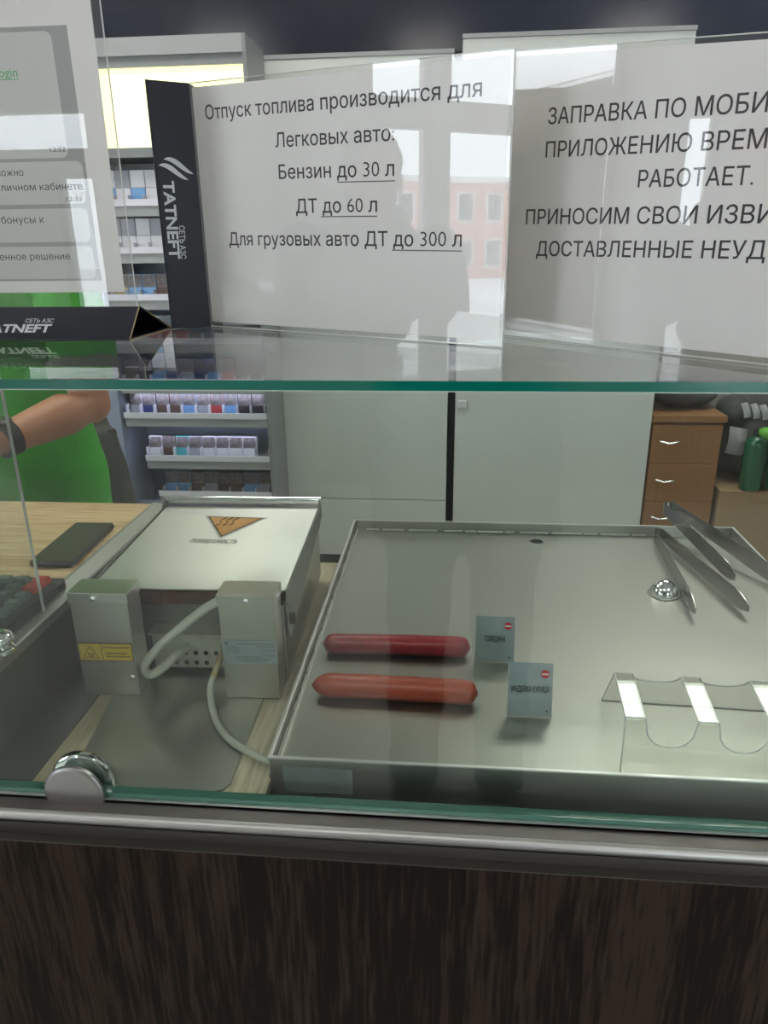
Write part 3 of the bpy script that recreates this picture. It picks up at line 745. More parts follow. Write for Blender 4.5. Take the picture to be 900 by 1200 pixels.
# nameplate on the right box
npl = bx('nameplate', 'nameplate', br, .0475, .1040, -.0005, 0, .0450, .0730)
ln = MB(); rr = random.Random(5)
for z, a, b, h in ((.0735, .062, .102, .0010), (.0710, .082, .102, .0008), (.0700, .050, .060, .0008), (.0670, .050, .064, .0008), (.0660, .090, .102, .0008), (.0640, .050, .062, .0008), (.0600, .091, .102, .0012), (.0580, .060, .086, .0010), (.0555, .060, .096, .0010), (.0530, .066, .090, .0008)):
    x = a
    while x < b:
        l = rr.uniform(.0008, .003); ln.box(x, x + l, -.0007, -.0005, z - .0055, z - .0055 + h); x += l + .0005
ln.box(.0490, .0530, -.0007, -.0005, .0670, .0710)
ln.build('small_print', 'plateink', npl)
# chassis
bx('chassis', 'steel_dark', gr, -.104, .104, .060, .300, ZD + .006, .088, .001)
hp = bx('holed_panel', 'steel_box', gr, -.047, .0455, .046, .048, .010, .056)
bx('heat_strip', 'brown_red', gr, -.104, .104, .050, .060, .088, .1025)
bx('lower_ledge', 'steel_box', gr, -.047, .0455, .036, .060, .0562, .0580)
hl = MB()
for j, z in enumerate((.0165, .0290)):
    for i in range(4): hl.lathe([(.0025, 0), (.0025, -.0007)], (-.0105 + i * .0115 - .011 * (1 - j) * 0 - (0 if j else .0115), .0459, z), 14, 0, 'y')
hl.build('vent_hole', 'hole', hp, kind='stuff')
screw(hp, .012, .046, .050, 'y', .0022)
bx('rear_foot', 'rubber', gr, -.10, -.085, .27, .285, ZD, ZD + .006); bx('rear_foot', 'rubber', gr, .085, .10, .27, .285, ZD, ZD + .006)
# lid
lid = MB().prism([(.046, .1065), (.300, .1110), (.300, .1125), (.046, .1085)], 'x', -.1085, .1075).build('lid', 'steel_lid', gr, .0004)
for s, nm in ((1, 'r'), (-1, 'l')):
    x0, x1 = (.1085, .1105) if s > 0 else (-.1115, -.1095)
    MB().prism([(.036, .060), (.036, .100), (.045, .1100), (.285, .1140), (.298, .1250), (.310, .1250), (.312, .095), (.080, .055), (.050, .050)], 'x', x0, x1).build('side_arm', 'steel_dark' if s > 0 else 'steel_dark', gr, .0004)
MB().prism([(.034, .004), (.034, .095), (.300, .095), (.300, .010)], 'x', .1046, .1068).build('side_skirt', 'steel_box', gr)
MB().prism([(.034, .004), (.034, .095), (.300, .095), (.300, .010)], 'x', -.1068, -.1046).build('side_skirt', 'steel_box', gr)
MB().lathe([(.006, 0), (.0065, .001), (.006, .003)], (.1106, .055, .070), 20, 0, 'x').build('pivot', 'rubber', gr)
MB().tube([(-.112, .304, .1215), (.111, .304, .1215)], .0058, 20).build('rear_bar', 'chrome', gr)
bx('rear_plate', 'steel_dark', gr, -.109, .108, .300, .303, .080, .112)
# hot surface triangle, lies on the lid's slope
def lidz(y): return .1085 + (y - .046) / .254 * .0040
def lidpoly(pts, h): return [Vector((x, y, lidz(y) + h)) for x, y in pts]
NL = Vector((0, -.0157, 1))
T0 = [(-.0430, .2640), (.0440, .2590), (-.0020, .1850)]
def shrink(T, f):
    c = Vector((sum(p[0] for p in T) / 3, sum(p[1] for p in T) / 3)); return [tuple(c + (Vector(p) - c) * f) for p in T]
ts = MB().quadslab(lidpoly(T0, .0001), NL, .0003).build('warning_triangle', 'reflective', lid)
MB().quadslab(lidpoly(shrink(T0, .90), .0004), NL, .0002).build('border', 'brown_ink', ts)
MB().quadslab(lidpoly(shrink(T0, .80), .0006), NL, .0002).build('orange_field', 'orange', ts)
wv = MB()
for i in range(3):
    cx = -.0150 + i * .0085
    pts = [Vector((cx + .0024 * math.sin(a / 10 * math.pi * 2.2) + .0006 * (a - 5), .229 + a * .0026, 0)) for a in range(11)]
    wv.tube([(p.x, p.y, lidz(p.y) + .0009) for p in pts], .0008, 6)
wv.build('heat_wave', 'brown_ink', ts)
text('lettering', 'поверхность', (-.0380, .172, lidz(.172) + .0001), (.0230, .1705, lidz(.1705) + .0001), (0, 1, .0157), .0155, 'etch', lid, NL, shear=.3, bold=.025)
# looped and trailing cable
lp = smooth_path([(.0490, .008, .116), (.030, -.004, .108), (-.005, -.018, .082), (-.024, -.022, .062), (-.030, -.022, .050), (-.026, -.020, .042), (-.016, -.014, .045), (-.008, .006, .048), (-.002, .030, .046)])
MB().tube(lp, .0042, 14, 0, 1.5).build('cable_loop', 'cable', gr)
MB().lathe([(.006, 0), (.006, -.010), (.0045, -.014)], (.0385, .046, .044), 18, 0, 'y').build('cable_gland', 'cable', gr)
cp = smooth_path([(.0385, .036, .044), (.0365, .012, .037), (.0350, -.006, .030)])
MB().tube(cp, .0036, 14).build('cable_sleeve', 'cable_tan', gr)
cp = smooth_path([(.0350, -.006, .030), (.036, -.022, .022), (.048, -.048, .0070), (.071, -.078, .0062), (.104, -.101, .0062), (.1175, -.108, .0062), (.121, -.125, .0062)])
MB().tube(cp, .0036, 14).build('power_cable', 'cable', gr)

# ------------------------------------------------------------------ till block things
ph = thing('smartphone', 'black smartphone lying on the light wood top', 'phone', (-.4745, .325, .1001), R(3))
o = MB().box(-.0270, .0270, -.066, .066, 0, .0085).build('case', 'phone_body', ph, .0042, bseg=4)
bx('screen', 'phone_glass', ph, -.0255, .0255, -.0645, .0645, .0082, .0088)
MB().lathe([(.0014, 0), (.0014, .0002)], (-.018, -.058, .0088), 12).build('camera_dot', 'chrome', ph)

kb = thing('keyboard', 'black till keyboard with grey green and red keys', 'keyboard', (-.4235, .080, .1001))
MB().prism([(-.30, 0), (0, 0), (0, .127), (-.30, .127)], 'z', 0, .0145).build('body', 'key_body', kb, .003)
kme = MB().prism([(-.0068, 0), (.0068, 0), (.0068, 0), (-.0068, 0)], 'z', 0, 0)
kb_m = {}
for mm in ('key', 'key_red'):
    q = MB(); a, b = .0074, .0054
    q.add([(-a, -a * .9, 0), (a, -a * .9, 0), (a, a * .9, 0), (-a, a * .9, 0), (-b, -b * .9, .0065), (b, -b * .9, .0065), (b, b * .9, .0065), (-b, b * .9, .0065)],
          [(0, 1, 2, 3)[::-1], (4, 5, 6, 7), (0, 1, 5, 4), (1, 2, 6, 5), (2, 3, 7, 6), (3, 0, 4, 7)])
    kb_m[mm] = q.mesh(mm, [mm])
for i in range(9):
    for j in range(6):
        red = (i == 0 and j in (4, 5))
        if j == 0 and i < 2: continue
        ko = bpy.data.objects.new('key', kb_m['key_red' if red else 'key']); COL.objects.link(ko); ko.parent = kb
        ko.location = (-.019 - i * .0205, .018 + j * .0185, .0142)
        if red: ko['label'] = 'red key'; ko.scale = (1.25, 1.1, 1)

# ------------------------------------------------------------------ signs on the shelf
ZS = .3712
def sheet(t, O, e, w, hl, hr, px0, px1, pz0=.006, pz1=-.004, thk=.0016, z0=0.0004):
    """clear sleeve with a paper in it; front face faces -Y side. coordinates in parent's (world-aligned) space relative to O"""
    e = Vector(e).normalized(); nn = Vector((e.y, -e.x, 0)); Z = Vector((0, 0, 1))
    def P(u, v, d): return Vector(O) + e * u + Z * v + nn * d
    H = lambda u: hl + (hr - hl) * u / w
    MB().quadslab([P(0, z0, 0), P(w, z0, 0), P(w, hr, 0), P(0, hl, 0)], nn, thk).build('front_sheet', 'acrylic', t)
    MB().quadslab([P(0, z0, -.0008), P(w, z0, -.0008), P(w, hr, -.0008), P(0, hl, -.0008)], -nn, thk).build('rear_sheet', 'acrylic', t)
    pp = MB().quadslab([P(px0, pz0, -.0002), P(px1, pz0, -.0002), P(px1, H(px1) + pz1, -.0002), P(px0, H(px0) + pz1, -.0002)], -nn, .0002).build('paper', 'paper', t)
    ed = MB()
    ed.tube([P(w, z0, 0), P(w, hr, 0)], .0007, 6); ed.tube([P(0, hl, 0), P(w, hr, 0)], .0005, 6); ed.tube([P(0, z0 + .0006, 0), P(w, z0 + .0006, 0)], .0006, 6)
    ed.build('cut_edge', 'clear_edge', t, kind='stuff')
    return P, nn, pp
# --- middle sign
A = Vector((-.2771, .3473, ZS)); e2 = Vector((.86636, -.49941, 0))
s2 = thing('fuel_limit_sign', 'acrylic sign about fuel limits with black end block, middle of shelf', 'sign', A)
P2, n2, pp2 = sheet(s2, (0, 0, 0), e2, .3705, .2465, .2280, .002, .3665)
D2 = .0001
def tl(P, nn, pp, s, a, b, cap, prefix=None, **k):
    return text('lettering', s, P(a[0], a[1], D2 - .0002), P(b[0], b[1], D2 - .0002), (0, 0, 1), cap, 'ink', pp, nn, prefix, thick=.00012, **k)
tl(P2, n2, pp2, 'Отпуск топлива производится для', (.0191, .2112), (.3425, .1982), .0132, bold=.006)
tl(P2, n2, pp2, 'Легковых авто:', (.1151, .1778), (.2566, .1728), .0130, bold=.006)
tl(P2, n2, pp2, 'Бензин до 30 л', (.1173, .1493), (.2564, .1443), .0130, bold=.006)
tl(P2, n2, pp2, 'ДТ до 60 л', (.1376, .1171), (.2370, .1150), .0130, bold=.006)
tl(P2, n2, pp2, 'Для грузовых авто ДТ до 300 л', (.0397, .0880), (.3271, .0842), .0130, bold=.006)
for a, b in (((.1909, .1422), (.2573, .1398)), ((.1694, .1124), (.2370, .1110)), ((.253, .0812), (.3272, .0800))):
    MB().quadslab([P2(a[0], a[1], -.0001), P2(b[0], b[1], -.0001), P2(b[0], b[1] + .0008, -.0001), P2(a[0], a[1] + .0008, -.0001)], n2, .0001).build('underline', 'ink', pp2)
G = Vector((-.3150, .3216, 0)) - Vector((A.x, A.y, 0))
# black three-sided end block standing upright: visible face G -> (0,0)
G2 = Vector((-.002, .046, 0)); hB = .2465
def tri_block(t, p, q, r, lo, hi, ax='z'):
    """hollow three-sided card tube"""
    th = .0009
    for a, b in ((p, q), (q, r), (r, p)):
        a = Vector(a); b = Vector(b); d = (b - a).normalized(); c = (Vector(p) + Vector(q) + Vector(r)) / 3
        nn = Vector(hi) - Vector(lo); nn = d.cross(nn.normalized())
        if nn.dot(a - c) > 0: nn = -nn
        L = Vector(lo); H = Vector(hi)
        MB().quadslab([a + L, b + L, b + H, a + H], nn, th).build('card_face', 'black_card', t)
tri_block(s2, G, (-.0008, -.0006, 0), G2, (0, 0, .0004), (0, 0, hB))
eb = (Vector((-.0008, -.0006, 0)) - G).normalized(); nb = Vector((eb.y, -eb.x, 0))
def PB(u, v, d=.0001): return G + eb * u + Vector((0, 0, v)) + nb * d
def flame(P, par, cx, cz, s, nrm, rot=0):
    """two stacked S-shaped ribbons"""
    for k_, off in ((0, (-.10, -.12)), (1, (.12, .12))):
        up_, lo_ = [], []
        for i in range(17):
            x = -1 + i / 8; c = -.42 * math.sin(x * math.pi * .5) * 1.0
            wd = .26 * (1 - abs(x) ** 1.6) ** .8 if abs(x) < 1 else 0
            c += .10 * math.cos(x * 1.6)
            up_.append((x * .78 + off[0] * 1.4, c + wd + off[1] * 1.6)); lo_.append((x * .78 + off[0] * 1.4, c - wd * .55 + off[1] * 1.6))
        n_ = len(up_); vs = [P(cx + x * s, cz + y * s * .8, .0002) for x, y in up_] + [P(cx + x * s, cz + y * s * .8, .0002) for x, y in lo_]
        fs = [(i, i + 1, n_ + i + 1, n_ + i) for i in range(n_ - 1)]
        MB().add(vs, fs).build('emblem_ribbon', 'silver_ink', par)
lg = bpy.data.objects.new('printed_logo', None); COL.objects.link(lg); lg.parent = s2
flame(PB, lg, .0225, .1640, .0195, nb)
text('lettering', 'TATNEFT', PB(.0075, .1530), PB(.0060, .0745), eb, .0118, 'silver_ink', lg, nb, bold=.030)
text('lettering', 'СЕТЬ АЗС', PB(.0195, .1085), PB(.0180, .0745), eb, .0062, 'silver_ink', lg, nb, bold=.01)
# --- right sign
A3 = Vector((.058, .2437, ZS)); e3 = Vector((.68264, -.73076, 0))
s3 = thing('app_outage_sign', 'acrylic sign apologising for the mobile app, right of shelf', 'sign', A3)
P3_, n3, pp3 = sheet(s3, e3 * -.013, e3, .335, .2452, .2020, .001, .331)
def P3(u, v, d): return P3_(u + .013, v, d)
for st_, px_, a, b in (('ЗАПРАВКА ПО МОБИЛЬНОМУ', 'ЗАПРАВКА ПО МОБИ', (.0300, .1827), (.2218, .1680)), ('ПРИЛОЖЕНИЮ ВРЕМЕННО НЕ', 'ПРИЛОЖЕНИЮ ВРЕ', (.0293, .1567), (.2087, .1465)), ('РАБОТАЕТ.', None, (.1259, .1268), (.2192, .1228)),
                       ('ПРИНОСИМ СВОИ ИЗВИНЕНИЯ', 'ПРИНОСИМ СВОИ ИЗВ', (.0104, .1027), (.2239, .0976)), ('ДОСТАВЛЕННЫЕ НЕУДОБ', 'ДОСТАВЛЕННЫЕ НЕУД', (.0248, .0752), (.2357, .0736))):
    tl(P3, n3, pp3, st_, a, b, .0126, px_, bold=.006)
# --- left sign
s1 = thing('phone_chat_sign', 'acrylic sign printed with a phone chat, left end of shelf', 'sign', (-.6, .25, ZS))
def P1(x, z, d=0): return Vector((x + .6, -d, z - ZS))
w1 = .278; x1r = -.3212
MB().quadslab([P1(x1r - .30, .4010), P1(x1r, .4010), P1(x1r, .700), P1(x1r - .30, .700)], (0, -1, 0), .0016).build('front_sheet', 'acrylic', s1)
MB().quadslab([P1(x1r - .30, .4010, -.0008), P1(x1r, .4010, -.0008), P1(x1r, .700, -.0008), P1(x1r - .30, .700, -.0008)], (0, 1, 0), .0016).build('rear_sheet', 'acrylic', s1)
MB().tube([P1(x1r, .4010), P1(x1r, .700)], .0007, 6).build('cut_edge', 'clear_edge', s1)
p1 = MB().quadslab([P1(-.610, .4157, -.0002), P1(-.3325, .4157, -.0002), P1(-.3300, .690, -.0002), P1(-.610, .690, -.0002)], (0, 1, 0), .0002).build('paper', 'paper', s1)
def flat(par, m, x0, x1, z0, z1, d, nm, r=0):
    c = []
    if r:
        for cx, cz, a0 in ((x1 - r, z1 - r, 0), (x0 + r, z1 - r, 90), (x0 + r, z0 + r, 180), (x1 - r, z0 + r, 270)):
            c += [P1(cx + r * math.cos(R(a0 + q)), cz + r * math.sin(R(a0 + q)), d) for q in (0, 30, 60, 90)]
    else: c = [P1(x0, z0, d), P1(x1, z0, d), P1(x1, z1, d), P1(x0, z1, d)]
    return MB().quadslab(c, (0, -1, 0), .00005).build(nm, m, par)
scr = flat(p1, 'chatgrey', -.60, -.3555, .4270, .6490, -.00018, 'chat_screenshot')
for z0, z1, xr in ((.5400, .645, -.3715), (.4990, .5370, -.3590), (.4640, .4950, -.3600), (.4290, .4600, -.3600)):
    flat(scr, 'bubble', -.598, xr, z0, z1, -.00010, 'chat_bubble', .006)
def t1(s, x0, x1, z, cap, m='ink'): text('lettering', s, P1(x0, z, -.00003), P1(x1, z, -.00003), (0, 0, 1), cap, m, scr, (0, -1, 0), thick=.00004)
t1('login', -.4300, -.4095, .6092, .0080, 'green_ink')
MB().quadslab([P1(-.430, .6070, -.00003), P1(-.4090, .6070, -.00003), P1(-.4090, .6076, -.00003), P1(-.430, .6076, -.00003)], (0, -1, 0), .00004).build('underline', 'green_ink', scr)
t1('12:32', -.3889, -.3735, .5453, .0045)
t1('можно', -.4490, -.4195, .5250, .0065)
t1('в личном кабинете', -.4530, -.3617, .5117, .0065)
t1('12:33', -.3800, -.3640, .5015, .0040)
t1('бонусы к', -.4508, -.4060, .4820, .0068)
t1('ренное решение', -.4650, -.3850, .4474, .0068)
# its black tent-shaped foot
FA = Vector((0, .217 - .25, 0)); FB = Vector((0, .330 - .25, 0)); AP = Vector((0, -.0005, .0300))
th = .0009
def tent_face(a, b, x0, x1, nm='card_face'):
    d = (b - a).normalized(); nn = Vector((0, -d.z, d.y)); c = (FA + FB + AP) / 3
    if nn.dot(a - c) > 0: nn = -nn
    X0 = Vector((x0, 0, .0003)); X1 = Vector((x1, 0, .0003))
    return MB().quadslab([a + X0, a + X1, b + X1, b + X0], nn, th).build(nm, 'black_card', s1)
xe = -.3190 + .6; sk = -.027
for a, b in ((FA, AP), (AP, FB), (FB, FA)): tent_face(a, b, -.02, xe)
ed = MB()
for a, b in ((FA, AP), (AP, FB), (FB, FA)): ed.tube([a + Vector((xe + .0002, 0, .0008)), b + Vector((xe + .0002, 0, .0008))], .0006, 6)
ed.build('raw_edge', 'card_edge', s1)
df = (AP - FA).normalized(); nf = Vector((0, -df.z, df.y))
if nf.y > 0: nf = -nf
def PF(x, t, d=.0001): return FA + df * t + Vector((x + .6, 0, .0003)) + nf * d
lg = bpy.data.objects.new('printed_logo', None); COL.objects.link(lg); lg.parent = s1
text('lettering', 'TATNEFT', PF(-.4790, .0105), PF(-.4050, .0105), df, .0105, 'silver_ink', lg, nf, bold=.035)
text('lettering', 'СЕТЬ АЗС', PF(-.4350, .0230), PF(-.4050, .0230), df, .0052, 'silver_ink', lg, nf, bold=.01)

# ------------------------------------------------------------------ back cabinets
def cabinet(name, label, x0, x1, yf, yb, ztop, seam, dname='sliding_door'):
    t = thing(name, label, 'cabinet', ((x0 + x1) / 2, yf, FZ)); w = (x1 - x0) / 2; d = yb - yf
    bx('plinth', 'plinth', t, -w + .01, w - .01, .04, d, 0, .065)
    bx('body', 'grey_mid', t, -w, w, .022, d, .065, ztop - FZ - .0)
    if seam: 
        bx('door', 'white_door', t, -w + .002, w - .002, 0, .020, .066 + .001, seam - FZ - .003, .001)
        bx('door', 'white_door', t, -w + .002, w - .002, 0, .020, seam - FZ, ztop - FZ - .014, .001)
    else: bx('door', 'white_door', t, -w + .002, w - .002, 0, .020, .067, ztop - FZ - .014, .001)
    bx('top_trim', 'grey_mid', t, -w, w, -.004, d, ztop - FZ - .0135, ztop - FZ)
    lz = -.155 - FZ
    l = bx('latch', 'white_plastic', t, -w + .012 if x0 > -.1 else -w + .006, -w + .045 if x0 > -.1 else -w + .035, -.016, 0, lz, lz + .030, .003)
    return t
cabinet('white_cabinet', 'tall white cabinet with lower drawer beside the cigarette display', -.718, -.013, 2.40, 2.93, 1.083, -.545)
cabinet('white_cabinet', 'tall white cabinet with one plain door beside the wooden chest', .014, .783, 2.40, 2.93, 1.125, None)
tag(bx('gap_shade_strip', 'gap', None, -.0125, .0135, 2.41, 2.93, FZ, 1.08), 'narrow black strip painted as the shaded gap between the white cabinets', 'strip')  # black slab stands in for the shade inside the open gap

# chest of drawers
cw = thing('drawer_chest', 'orange beech chest of drawers right of the white cabinets', 'chest', (.925, 2.40, FZ))
H = .665
bx('body', 'chestwood', cw, -.138, .132, .020, .50, 0, H)
bx('top_board', 'chestwood', cw, -.138, .140, -.008, .50, H, H + .026, .002)
for i in range(4):
    z1 = H - .012 - i * .158; z0 = z1 - .1565
    d = bx('drawer', 'chestwood', cw, -.134, .129, 0, .019, z0, z1, .0015)
    hp_ = smooth_path([(-.105, 0, z1 - .060), (-.099, -.016, z1 - .064), (-.068, -.022, z1 - .069), (-.037, -.016, z1 - .064), (-.031, 0, z1 - .060)], 4)
    MB().tube(hp_, .0045, 8, 0, 1.3).build('handle', 'chrome', d)

# boxes and clothes on the right
def box_thing(label, x0, x1, y0, y1, z0, z1):
    t = thing('cardboard_box', label, 'box', ((x0 + x1) / 2, (y0 + y1) / 2, z0)); w = (x1 - x0) / 2; d = (y1 - y0) / 2; h = z1 - z0
    bx('carton', 'cardboard', t, -w, w, -d, d, 0, h - .003, .002)
    bx('flap', 'cardboard', t, -w, w, -d, -.001, h - .0028, h); bx('flap', 'cardboard', t, -w, w, .001, d, h - .0028, h)
    bx('tape', 'card_edge', t, -.0 - .02, .02, -d - .0005, d, h, h + .0006)
box_thing('brown cardboard box on the floor right of the chest', 1.075, 1.62, 2.38, 2.85, FZ, -.480)
def blob(name, mats, parent, parts, vox=.012, amp=.010, fr=22, seed=0):
    mb = MB()
    for c, r in parts: mb.ell(c, r, 0, 18, 10)
    def fold(co):
        return amp * (math.sin(co.x * fr + seed + 3 * math.sin(co.z * fr * .6)) * .6 + math.sin(co.z * fr * 1.3 + co.x * fr * .5 + seed) * .4)
    return remeshed(mb, name, mats, parent, vox, fold, 3)
j1 = thing('folded_jacket', 'dark grey jacket lying on top of the wooden chest', 'jacket', (.93, 2.60, FZ + H + .030))
blob('cloth', 'charcoal', j1, [((-.03, 0, .062), (.11, .14, .06)), ((.06, .02, .045), (.10, .14, .045)), ((-.08, .05, .06), (.07, .10, .055))], seed=1)
j2 = thing('heaped_jacket', 'grey work jacket with pale patches heaped on the cardboard box', 'jacket', (1.34, 2.60, -.474))
blob('cloth', 'charcoal', j2, [((-.12, .0, .12), (.10, .13, .12)), ((-.05, .06, .22), (.16, .12, .15)), ((.05, .02, .30), (.20, .14, .09)), ((.16, .04, .15), (.16, .14, .15)), ((-.19, -.02, .27), (.06, .08, .07)), ((-.20, .0, .13), (.06, .09, .12))], vox=.014, amp=.012, seed=2)
def patch(par, c, u, v, nn, m, nm, t=.004, N=5):
    c = Vector(c); u = Vector(u); v = Vector(v); nn = Vector(nn).normalized(); g = MB(); vs = []
    for i in range(N + 1):
        for j in range(N + 1):
            a, b = i / N * 2 - 1, j / N * 2 - 1
            vs.append(c + u * a + v * b - nn * (.012 * (a * a + b * b)) + nn * .004 * math.sin(3 * a + 2 * b))
    n_ = N + 1
    g.add(vs + [q - nn * t for q in vs], [(i * n_ + j, i * n_ + j + 1, (i + 1) * n_ + j + 1, (i + 1) * n_ + j) for i in range(N) for j in range(N)] +
          [(n_ * n_ + i * n_ + j, n_ * n_ + (i + 1) * n_ + j, n_ * n_ + (i + 1) * n_ + j + 1, n_ * n_ + i * n_ + j + 1) for i in range(N) for j in range(N)], 0, True)
    return g.build(nm, m, par)
patch(j2, (-.195, -.135, .175), (.034, 0, -.006), (.004, 0, .055), (0, -1, .1), 'reflective', 'pale_patch')
for i in range(3): patch(j2, (-.175 + i * .036, -.130, .305 - i * .004), (.013, 0, .002), (-.006, .01, .028), (0, -1, .3), 'reflective', 'pale_stripe')
patch(j2, (-.020, -.130, .330), (.055, 0, .018), (-.010, .01, .030), (0, -1, .4), 'reflective', 'pale_patch')
def bottle(label, x, y, h, r):
    t = thing('green_bottle', label, 'bottle', (x, y, -.4792))
    MB().lathe([(r * .85, 0), (r, .008), (r, h * .82), (r * .93, h * .88), (r * .5, h * .95), (r * .32, h * .97), (r * .32, h)], (0, 0, 0), 28).build('body', 'greenbag', t)
    MB().lathe([(r * .38, 0), (r * .38, .02)], (0, 0, h), 20).build('cap', 'key_body', t)
bottle('dark green plastic bottle in front of the heaped jacket', 1.195, 2.415, .225, .042)
bottle('dark green bottle half hidden by the lime cloth', 1.283, 2.42, .20, .036)
lc = thing('lime_cloth', 'crumpled lime green cloth hanging over the green bottle', 'cloth', (1.26, 2.37, -.478))
blob('cloth', 'limecloth', lc, [((-.055, -.015, .245), (.035, .03, .022)), ((-.015, -.02, .215), (.035, .03, .035)), ((.03, -.025, .155), (.038, .025, .06)), ((.05, -.025, .10), (.045, .025, .05))], vox=.008, amp=.005, fr=40, seed=5)

# chair with jacket behind the cashier
jc = thing('office_chair', 'black chair behind the cashier with a dark jacket over it', 'chair', (-1.36, 1.86, FZ), math.pi)
bx('seat', 'darkcloth', jc, -.17, .17, -.20, .20, .42, .48, .02, bseg=3); bx('backrest', 'darkcloth', jc, -.19, .19, .17, .21, .52, .90, .02, bseg=3)
bx('back_post', 'key_body', jc, -.02, .02, .19, .215, .44, .56)
for x in (-.16, .16):
    for y in (-.16, .16): MB().tube([(x, y, .42), (x * 1.1, y * 1.1, 0)], .012, 10).build('leg', 'key_body', jc)
jk = thing('hanging_jacket', 'dark olive jacket with pale snaps draped over the chair back', 'jacket', (-1.215, 1.58, FZ + .25))
def jf(co): return .012 * math.sin(co.x * 24 + 2 * math.sin(co.z * 9)) + .006 * math.sin(co.z * 31)
mb = MB(); mb.rings([((0, -.03, .05), .20, .075), ((0, -.03, .30), .205, .08), ((0, -.03, .55), .215, .085), ((0, -.03, .66), .17, .06), ((0, -.03, .70), .08, .04)], 28, 0, 2.6)
mb.tube([(.19, -.05, .58), (.225, -.07, .38), (.235, -.08, .18)], [.05, .055, .045], 12); mb.tube([(-.19, -.05, .58), (-.225, -.07, .38), (-.235, -.08, .18)], [.05, .055, .045], 12)
remeshed(mb, 'cloth', 'olive', jk, .012, jf, 2)
for i in range(4): MB().ell((.185 + .006 * i, -.122, .20 + i * .12), (.007, .004, .007), 0, 10, 6).build('snap', 'white_plastic', jk)

# ------------------------------------------------------------------ cigarette display
cg = thing('cigarette_display', 'grey framed cigarette display with yellow lit header', 'display', (-.985, 2.15, FZ))
X0, X1 = -.325, .310     # local, world -1.310 .. -.675
Hc = 1.094 - FZ
bx('side_pillar', 'grey_frame', cg, X1 - .012, X1, 0, .240, 0, Hc); bx('side_pillar', 'bluegrey', cg, X0, X0 + .055, 0, .240, 0, Hc)
bx('top_frame', 'grey_mid', cg, X0, X1 - .012, 0, .240, Hc - .052, Hc); bx('header_trim', 'grey_frame', cg, X0 + .055, X1 - .012, .010, .04, Hc - .082, Hc - .052)
bx('back_panel', 'bluegrey', cg, X0 + .055, X1 - .012, .225, .244, .065, 1.62)
bx('plinth', 'plinth', cg, X0 + .056, X1 - .023, .03, .22, 0, .065)
bx('lightbox', 'lightbox', cg, X0 + .055, X1 - .012, .022, .20, .775 - FZ, 1.012 - FZ)
bx('header_lower_trim', 'grey_frame', cg, X0 + .055, X1 - .012, .005, .20, .745 - FZ, .775 - FZ)
for z in (-.665, -.50):
    bx('drawer_panel', 'bluegrey', cg, X0 + .057, X1 - .024, .06, .075, z - FZ + .001 - .16, z - FZ - .004)
# shelves: (z of tray surface, left end x (world), stacked?)
SH = [(.600, -1.245, 2), (.445, -1.245, 2), (.285, -1.245, 1), (.130, -1.245, 1), (-.020, -1.245, 1), (-.148, -1.245, 1), (-.315, -1.180, 1), (-.4645, -1.150, 1)]
shelf_words = ['topmost', 'second', 'third', 'fourth', 'fifth', 'sixth', 'seventh', 'lowest']
ordn = ['first', 'second', 'third', 'fourth', 'fifth', 'sixth', 'seventh', 'eighth', 'ninth', 'tenth', 'eleventh', 'twelfth']
pack_src = {}
def make_pack(colr, h, pic):
    key = (colr, h, pic)
    if key not in pack_src:
        mbp = MB().box(-.0255, .0255, 0, .022, 0, h).mesh('card', ['pack_' + colr])
        mpic = MB().box(-.0245, .0245, -.0006, -.0001, h * .46, h * .96).mesh('warning_picture', ['pack_picture'])
        mlid = MB().box(-.0257, .0257, -.0003, .0222, h * .985, h * 1.0).mesh('lid_line', ['pack_black'])
        pack_src[key] = (mbp, mpic, mlid)
    return pack_src[key]
SY = [.045, .045, .045, .045, .045, .045, .045, .060]
